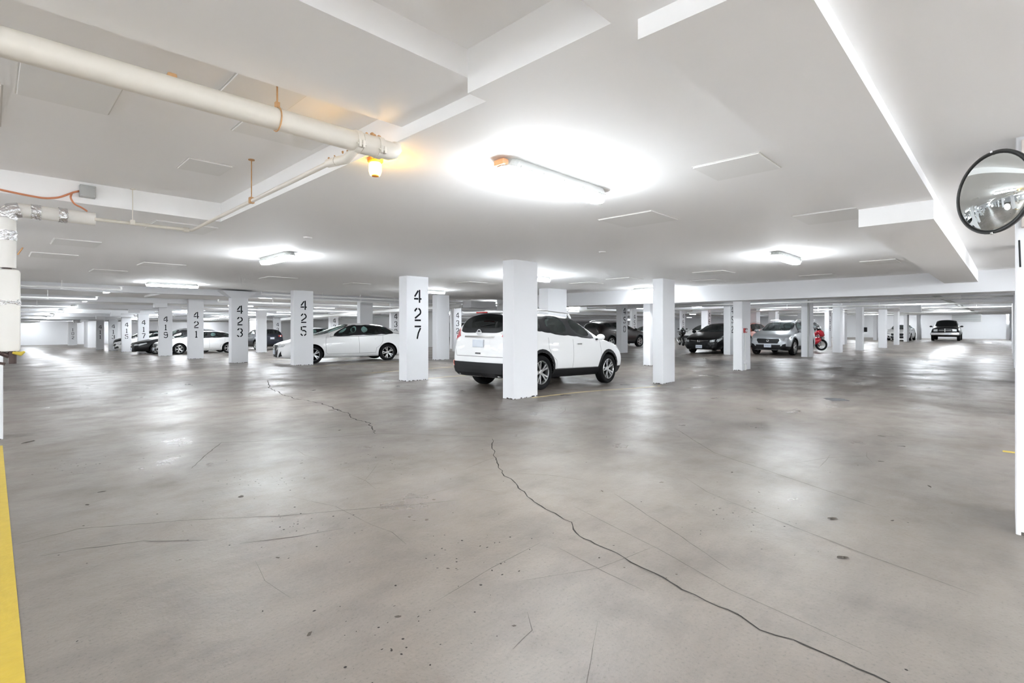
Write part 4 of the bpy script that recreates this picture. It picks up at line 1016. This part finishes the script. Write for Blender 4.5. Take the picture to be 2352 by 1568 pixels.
    if 'rogue' in feats:
        zt = cols[-1][3] * sz
        for k in (1, -1):
            obj('tail_light', patch(bvh, [(k * .60, 1.10), (k * .78, 1.02), (k * .86, 1.10), (k * .80, 1.26), (k * .70, 1.28)], 'B', .014), M['redlamp2'], t)
            obj('tail_light', patch(bvh, [(-2.26, 1.06), (-2.26, 1.22), (-1.98, 1.28), (-2.02, 1.19)], 'L' if k > 0 else 'R', .012), M['redlamp2'], t)
            obj('reflector', patch(bvh, [(k * .72, .46), (k * .86, .47), (k * .86, .58), (k * .76, .57)], 'B', .035), M['orangelamp'], t)
        obj('bumper_lower', patch(bvh, [(-.78, .27), (.78, .27), (.84, .56), (-.84, .56)], 'B', .03, .05), M['trim'], t)
        obj('spoiler', box(-2.28, -1.98, -.58, .58, 1.575, 1.615, .015), P_, t)
        obj('brake_light', box(-2.295, -2.27, -.16, .16, 1.578, 1.605, .004), M['redlamp'], t)
        obj('trunk_bar', patch(bvh, [(-.42, 1.07), (.42, 1.07), (.42, 1.105), (-.42, 1.105)], 'B', .03), M['chrome'], t)
        pl = obj('license_plate', box(-nose(.95, -1) * -1 - .03, nose(.95, -1) - .008, -.155, .155, .87, 1.03, .006), M['plate'], t)
        obj('plate_recess', patch(bvh, [(-.34, .83), (.34, .83), (.30, 1.06), (-.30, 1.06)], 'B', .003), P_, t)
        gb = bmesh.new(); add_lathe(gb, [(.046, 0), (.058, .012), (.068, 0)], 24, 'X', closed=True); add_box(gb, -.006, .006, -.085, .085, -.013, .013)
        bmesh.ops.translate(gb, verts=gb.verts[:], vec=(nose(1.17, -1) - .016, 0, 1.175)); obj('emblem', gb, M['chrome'], t)
        obj('hatch_gap', strip(bvh, [(-.72, 1.22), (-.76, .84), (-.68, .68), (.68, .68), (.76, .84), (.72, 1.22)], .009, 'B', .003), M['seamline'], t)
        obj('hatch_handle', patch(bvh, [(-.07, .73), (.07, .73), (.07, .76), (-.07, .76)], 'B', .012), M['seamline'], t)
        gb = bmesh.new(); add_tube(gb, [(-2.31, .0, 1.30), (-2.28, -.25, 1.35), (-2.27, -.34, 1.37)], .008, 6); obj('wiper', gb, M['trim'], t)
        for k in (1, -1):
            obj('headlight', patch(bvh, [(xn - .10, .76), (xn - .52, .93), (xn - .46, .97), (xn - .14, .88)], 'L' if k > 0 else 'R', .010), M['headlamp'], t)
    if 'rear' in feats:
        zt = cols[-1][3] * sz
        for k in (1, -1):
            obj('tail_light', patch(bvh, [(k * .48, zt - .20), (k * .76, zt - .20), (k * .76, zt - .06), (k * .48, zt - .08)], 'B', .012), M['redlamp'], t)
            obj('tail_light', patch(bvh, [(xt + .10, zt - .20), (xt + .10, zt - .06), (xt + .42, zt - .07), (xt + .36, zt - .16)], 'L' if k > 0 else 'R', .010), M['redlamp'], t)
        obj('license_plate', box(xt - .03, xt - .01, -.15, .15, zt - .38, zt - .23, .004), M['plate'], t)
    if S['clad'] or 'arch' in feats:
        for x in (xf, xr_):
            for D_ in ('L', 'R'):
                pts = [(x + (r + .085) * math.cos(R(a_)), r + .01 + (r + .085) * math.sin(R(a_))) for a_ in range(-8, 189, 14)]
                poly = [(x + (r + .125) * math.cos(R(a_)), r + .01 + (r + .125) * math.sin(R(a_))) for a_ in range(-8, 189, 14)] + [(x + (r + .057) * math.cos(R(a_)), r + .01 + (r + .057) * math.sin(R(a_))) for a_ in range(188, -9, -14)]
                gb = bmesh.new(); n = len(poly) // 2; out = 1 if D_ == 'L' else -1; pr = None
                for q in range(n):
                    a0, b0 = poly[q], poly[-1 - q]; cur = []
                    for (px, pz), lift in ((a0, .004), (b0, .012)):
                        h = bvh.ray_cast(Vector((px, 5 * out, pz)), Vector((0, -out, 0)))[0]
                        y = w * .97 * out if (h is None or abs(h.y) < w * .8) else h.y
                        cur.append(gb.verts.new((px, y + out * lift, pz)))
                    cur.append(gb.verts.new((b0[0], cur[1].co.y - out * .05, b0[1])))
                    if pr: gb.faces.new((pr[0], pr[1], cur[1], cur[0])); gb.faces.new((pr[1], pr[2], cur[2], cur[1]))
                    pr = cur
                obj('arch_trim', gb, M['trim'], t)
    if S['rail']:
        for y in (.60, -.60):
            y *= sy; gb = bmesh.new(); add_tube(gb, [(.1 * sx, y * .96, 1.57 * sz), (-.05 * sx, y, 1.665 * sz), (-.9 * sx, y, 1.69 * sz), (-1.55 * sx, y, 1.67 * sz), (-1.75 * sx, y, 1.60 * sz)], .018, 8); obj('roof_rail', gb, M['alloy'], t)
    if 'belt' in feats:
        for D_ in ('L', 'R'):
            obj('window_trim', strip(bvh, [(.80, .985), (.05, .975), (-.6, .985), (-1.2, 1.01), (-1.50, 1.06)], .014, D_, .004), M['trim'], t)
            obj('window_trim', strip(bvh, [(-1.35, 1.11), (-1.62, 1.09), (-1.93, 1.045)], .018, D_, .005), M['trim'], t)
    return t

suv = make_car('car', 'white crossover seen from behind, parked behind the thick front column', SUV, P_WHITE, 9.38, 7.98, 3.0, feats=('rogue', 'chromehandle'), rearglass='darkglass')
sen = make_car('car', 'white sedan with black grille parked behind column 425', SEDAN, P_WHITE, 9.72, 18.60, 168, feats=('sentra', 'belt', 'rear'), sx=1.03, sz=1.025)
make_car('car', 'black sedan with chrome-edged grille, facing out left of column 452', SEDAN, P_BLACK, 25.9, 10.55, 181, feats=('honda', 'arch'), sz=1.02, sy=1.02)
make_car('car', 'silver crossover with roof rails facing out right of the alarm column', SUV, P_SILVER, 26.55, 7.75, 180, feats=('front',), sz=.96, sx=.96, sy=.98)
make_car('pickup_truck', 'black pickup truck with a chrome bumper in the far right aisle', PICK, P_BLACK, 61.6, 4.1, 181, feats=('ram', 'blackmirror'), cat='truck', glassm='darkglass', inside=False, level=1)
make_car('car', 'white sedan half hidden behind columns 421 and 423', SEDAN, P_WHITE, 9.35, 36.9, 180, feats=('front', 'rear'), sy=1.0)
make_car('car', 'black sedan with its nose out between columns 417 and 419', SEDAN, P_BLACK, 8.65, 39.45, 180, feats=('front',), level=1)
make_car('car', 'silver crossover behind the black nose, left of column 419', SUV, P_SILVER, 9.7, 43.4, 180, feats=('front',), level=1)
make_car('car', 'white car glimpsed between columns 415 and 417', SEDAN, P_WHITE, 9.0, 48.6, 180, feats=('front',), level=1)
make_car('car', 'navy crossover showing its red tail light right of column 423', SUV, P_NAVY, 14.9, 42.3, 90, feats=('rear',), level=1, sz=.97, zoff=.01)
make_car('car', 'grey-blue car behind the white sedan bonnet, left of column 425', SUV, P_GREY, 19.6, 40.6, 0, level=1, sz=1.0)
make_car('car', 'dark car roof behind the white sedan, left of column 423', SUV, P_BLACK, 9.5, 40.0 + 14, 180, level=1, inside=False)
make_car('car', 'brown-black crossover beyond the white SUV windscreen', SUV, P_BROWN, 28.2, 18.2, 352, level=1, glassm='darkglass', feats=('blackmirror',))
make_car('car', 'silver sedan right of column 457', SEDAN, P_SILVER, 36.5, 20.6, 180, feats=('front',), level=1)
make_car('car', 'white sedan behind the black sedan, beside the small motorcycle', SEDAN, P_WHITE, 36.6, 15.9, 180, feats=('front',), level=1)
make_car('car', 'orange car glimpsed between the alarm column and silver crossover', SUV, P_ORANGE, 34.4, 12.5, 180, feats=('front', 'blackmirror'), level=1, sz=.93, glassm='darkglass')
make_car('car', 'dark crossover behind the red motorcycle', SUV, P_BLACK, 34.9, 9.4, 180, level=1, glassm='darkglass', inside=False)
make_car('car', 'distant white sedan between two right aisle columns', SEDAN, P_WHITE, 59.0, 7.15, 180, feats=('front',), level=1)
make_car('car', 'dark car sliver between column 432 and the white SUV', SUV, P_BLACK, 27.0, 26.3, 180, level=1, glassm='darkglass', inside=False)

# ---------------------------------------------------------------- motorcycles
def motorcycle(label, P_, u, v, yaw, s=1.0):
    t = thing('motorcycle', label, 'motorcycle', (u, v, zf(u, v)), R(yaw)); t.scale = (s, s, s)
    for x in (.70, -.68):
        bm = bmesh.new(); ring = [(x + .255 * math.cos(2 * math.pi * k / 28), 0, .31 + .255 * math.sin(2 * math.pi * k / 28)) for k in range(29)]; add_tube(bm, ring, .055, 10, caps=False); wo = obj('wheel', bm, M['tyre'], t, smooth=True)
        bm = bmesh.new(); ring = [(x + .20 * math.cos(2 * math.pi * k / 28), 0, .31 + .20 * math.sin(2 * math.pi * k / 28)) for k in range(29)]; add_tube(bm, ring, .018, 8, caps=False)
        for k in range(5): a = 2 * math.pi * k / 5; add_tube(bm, [(x, 0, .31), (x + .2 * math.cos(a), 0, .31 + .2 * math.sin(a))], .012, 6)
        add_tube(bm, [(x, -.07, .31), (x, .07, .31)], .03, 10); obj('rim', bm, M['alloy'], wo)
    bm = bmesh.new()
    for y in (.09, -.09): add_tube(bm, [(.70, y, .31), (.50, y, .88)], .024, 8)
    obj('fork', bm, M['alloy'], t)
    bm = bmesh.new(); add_tube(bm, [(.78, 0, .78), (.66, 0, .92), (.50, 0, 1.06)], [.10, .17, .12], 12); add_tube(bm, [(.62, 0, .62), (.35, 0, .50), (.0, 0, .42)], [.13, .19, .14], 12)
    for v_ in bm.verts: v_.co.y *= 1.15
    obj('fairing', bm, P_, t, smooth=True)
    bm = bmesh.new(); add_tube(bm, [(.42, 0, .86), (.22, 0, .90), (-.02, 0, .80)], [.09, .15, .10], 12); obj('fuel_tank', bm, P_, t, smooth=True)
    bm = bmesh.new(); add_tube(bm, [(-.02, 0, .80), (-.30, 0, .80), (-.55, 0, .90)], [.09, .12, .07], 10)
    for v_ in bm.verts: v_.co.z = .8 + (v_.co.z - .8) * .6
    obj('saddle', bm, M['trim'], t, smooth=True)
    bm = bmesh.new(); add_tube(bm, [(-.35, 0, .76), (-.65, 0, .86), (-.82, 0, .96)], [.10, .09, .03], 10); obj('tail_fairing', bm, P_, t, smooth=True)
    obj('engine', box(-.12, .32, -.15, .15, .22, .55, .05), M['greybox'], t)
    bm = bmesh.new(); add_tube(bm, [(.25, -.12, .3), (-.1, -.15, .22), (-.45, -.18, .35), (-.75, -.19, .48)], [.025, .03, .045, .05], 10); obj('exhaust', bm, M['alloy'], t, smooth=True)
    bm = bmesh.new(); add_tube(bm, [(-.05, .08, .38), (-.68, .08, .31)], .03, 8); add_tube(bm, [(-.05, -.08, .38), (-.68, -.08, .31)], .03, 8); obj('swing_arm', bm, M['trim'], t)
    bm = bmesh.new(); add_tube(bm, [(.40, .34, .92), (.48, .1, .96), (.48, -.1, .96), (.40, -.34, .92)], .014, 8); obj('handlebar', bm, M['trim'], t)
    bm = bmesh.new(); add_tube(bm, [(.66, 0, 1.0), (.56, 0, 1.14), (.46, 0, 1.20)], [.10, .09, .03], 10); obj('windscreen', bm, M['darkglass'], t, smooth=True)
    bm = bmesh.new(); add_box(bm, .72, .80, -.09, .09, .80, .90, .02); obj('headlight', bm, M['headlamp'], t)
    for y in (.26, -.26):
        bm = bmesh.new(); add_tube(bm, [(.52, y * .5, 1.0), (.50, y, 1.12)], .008, 6); add_box(bm, .48, .52, y - .06, y + .06, 1.09, 1.16, .015); obj('wing_mirror', bm, M['trim'], t)
    bm = bmesh.new(); add_tube(bm, [(0, .10, .30), (-.05, .26, .0)], .012, 6); obj('side_stand', bm, M['trim'], t)
motorcycle('red sport motorcycle half hidden behind the column right of the silver crossover', P_RED, 30.7, 7.75, -50)
motorcycle('small dark motorcycle leaning left of the black sedan', P_BLACK, 32.5, 15.8, 215)
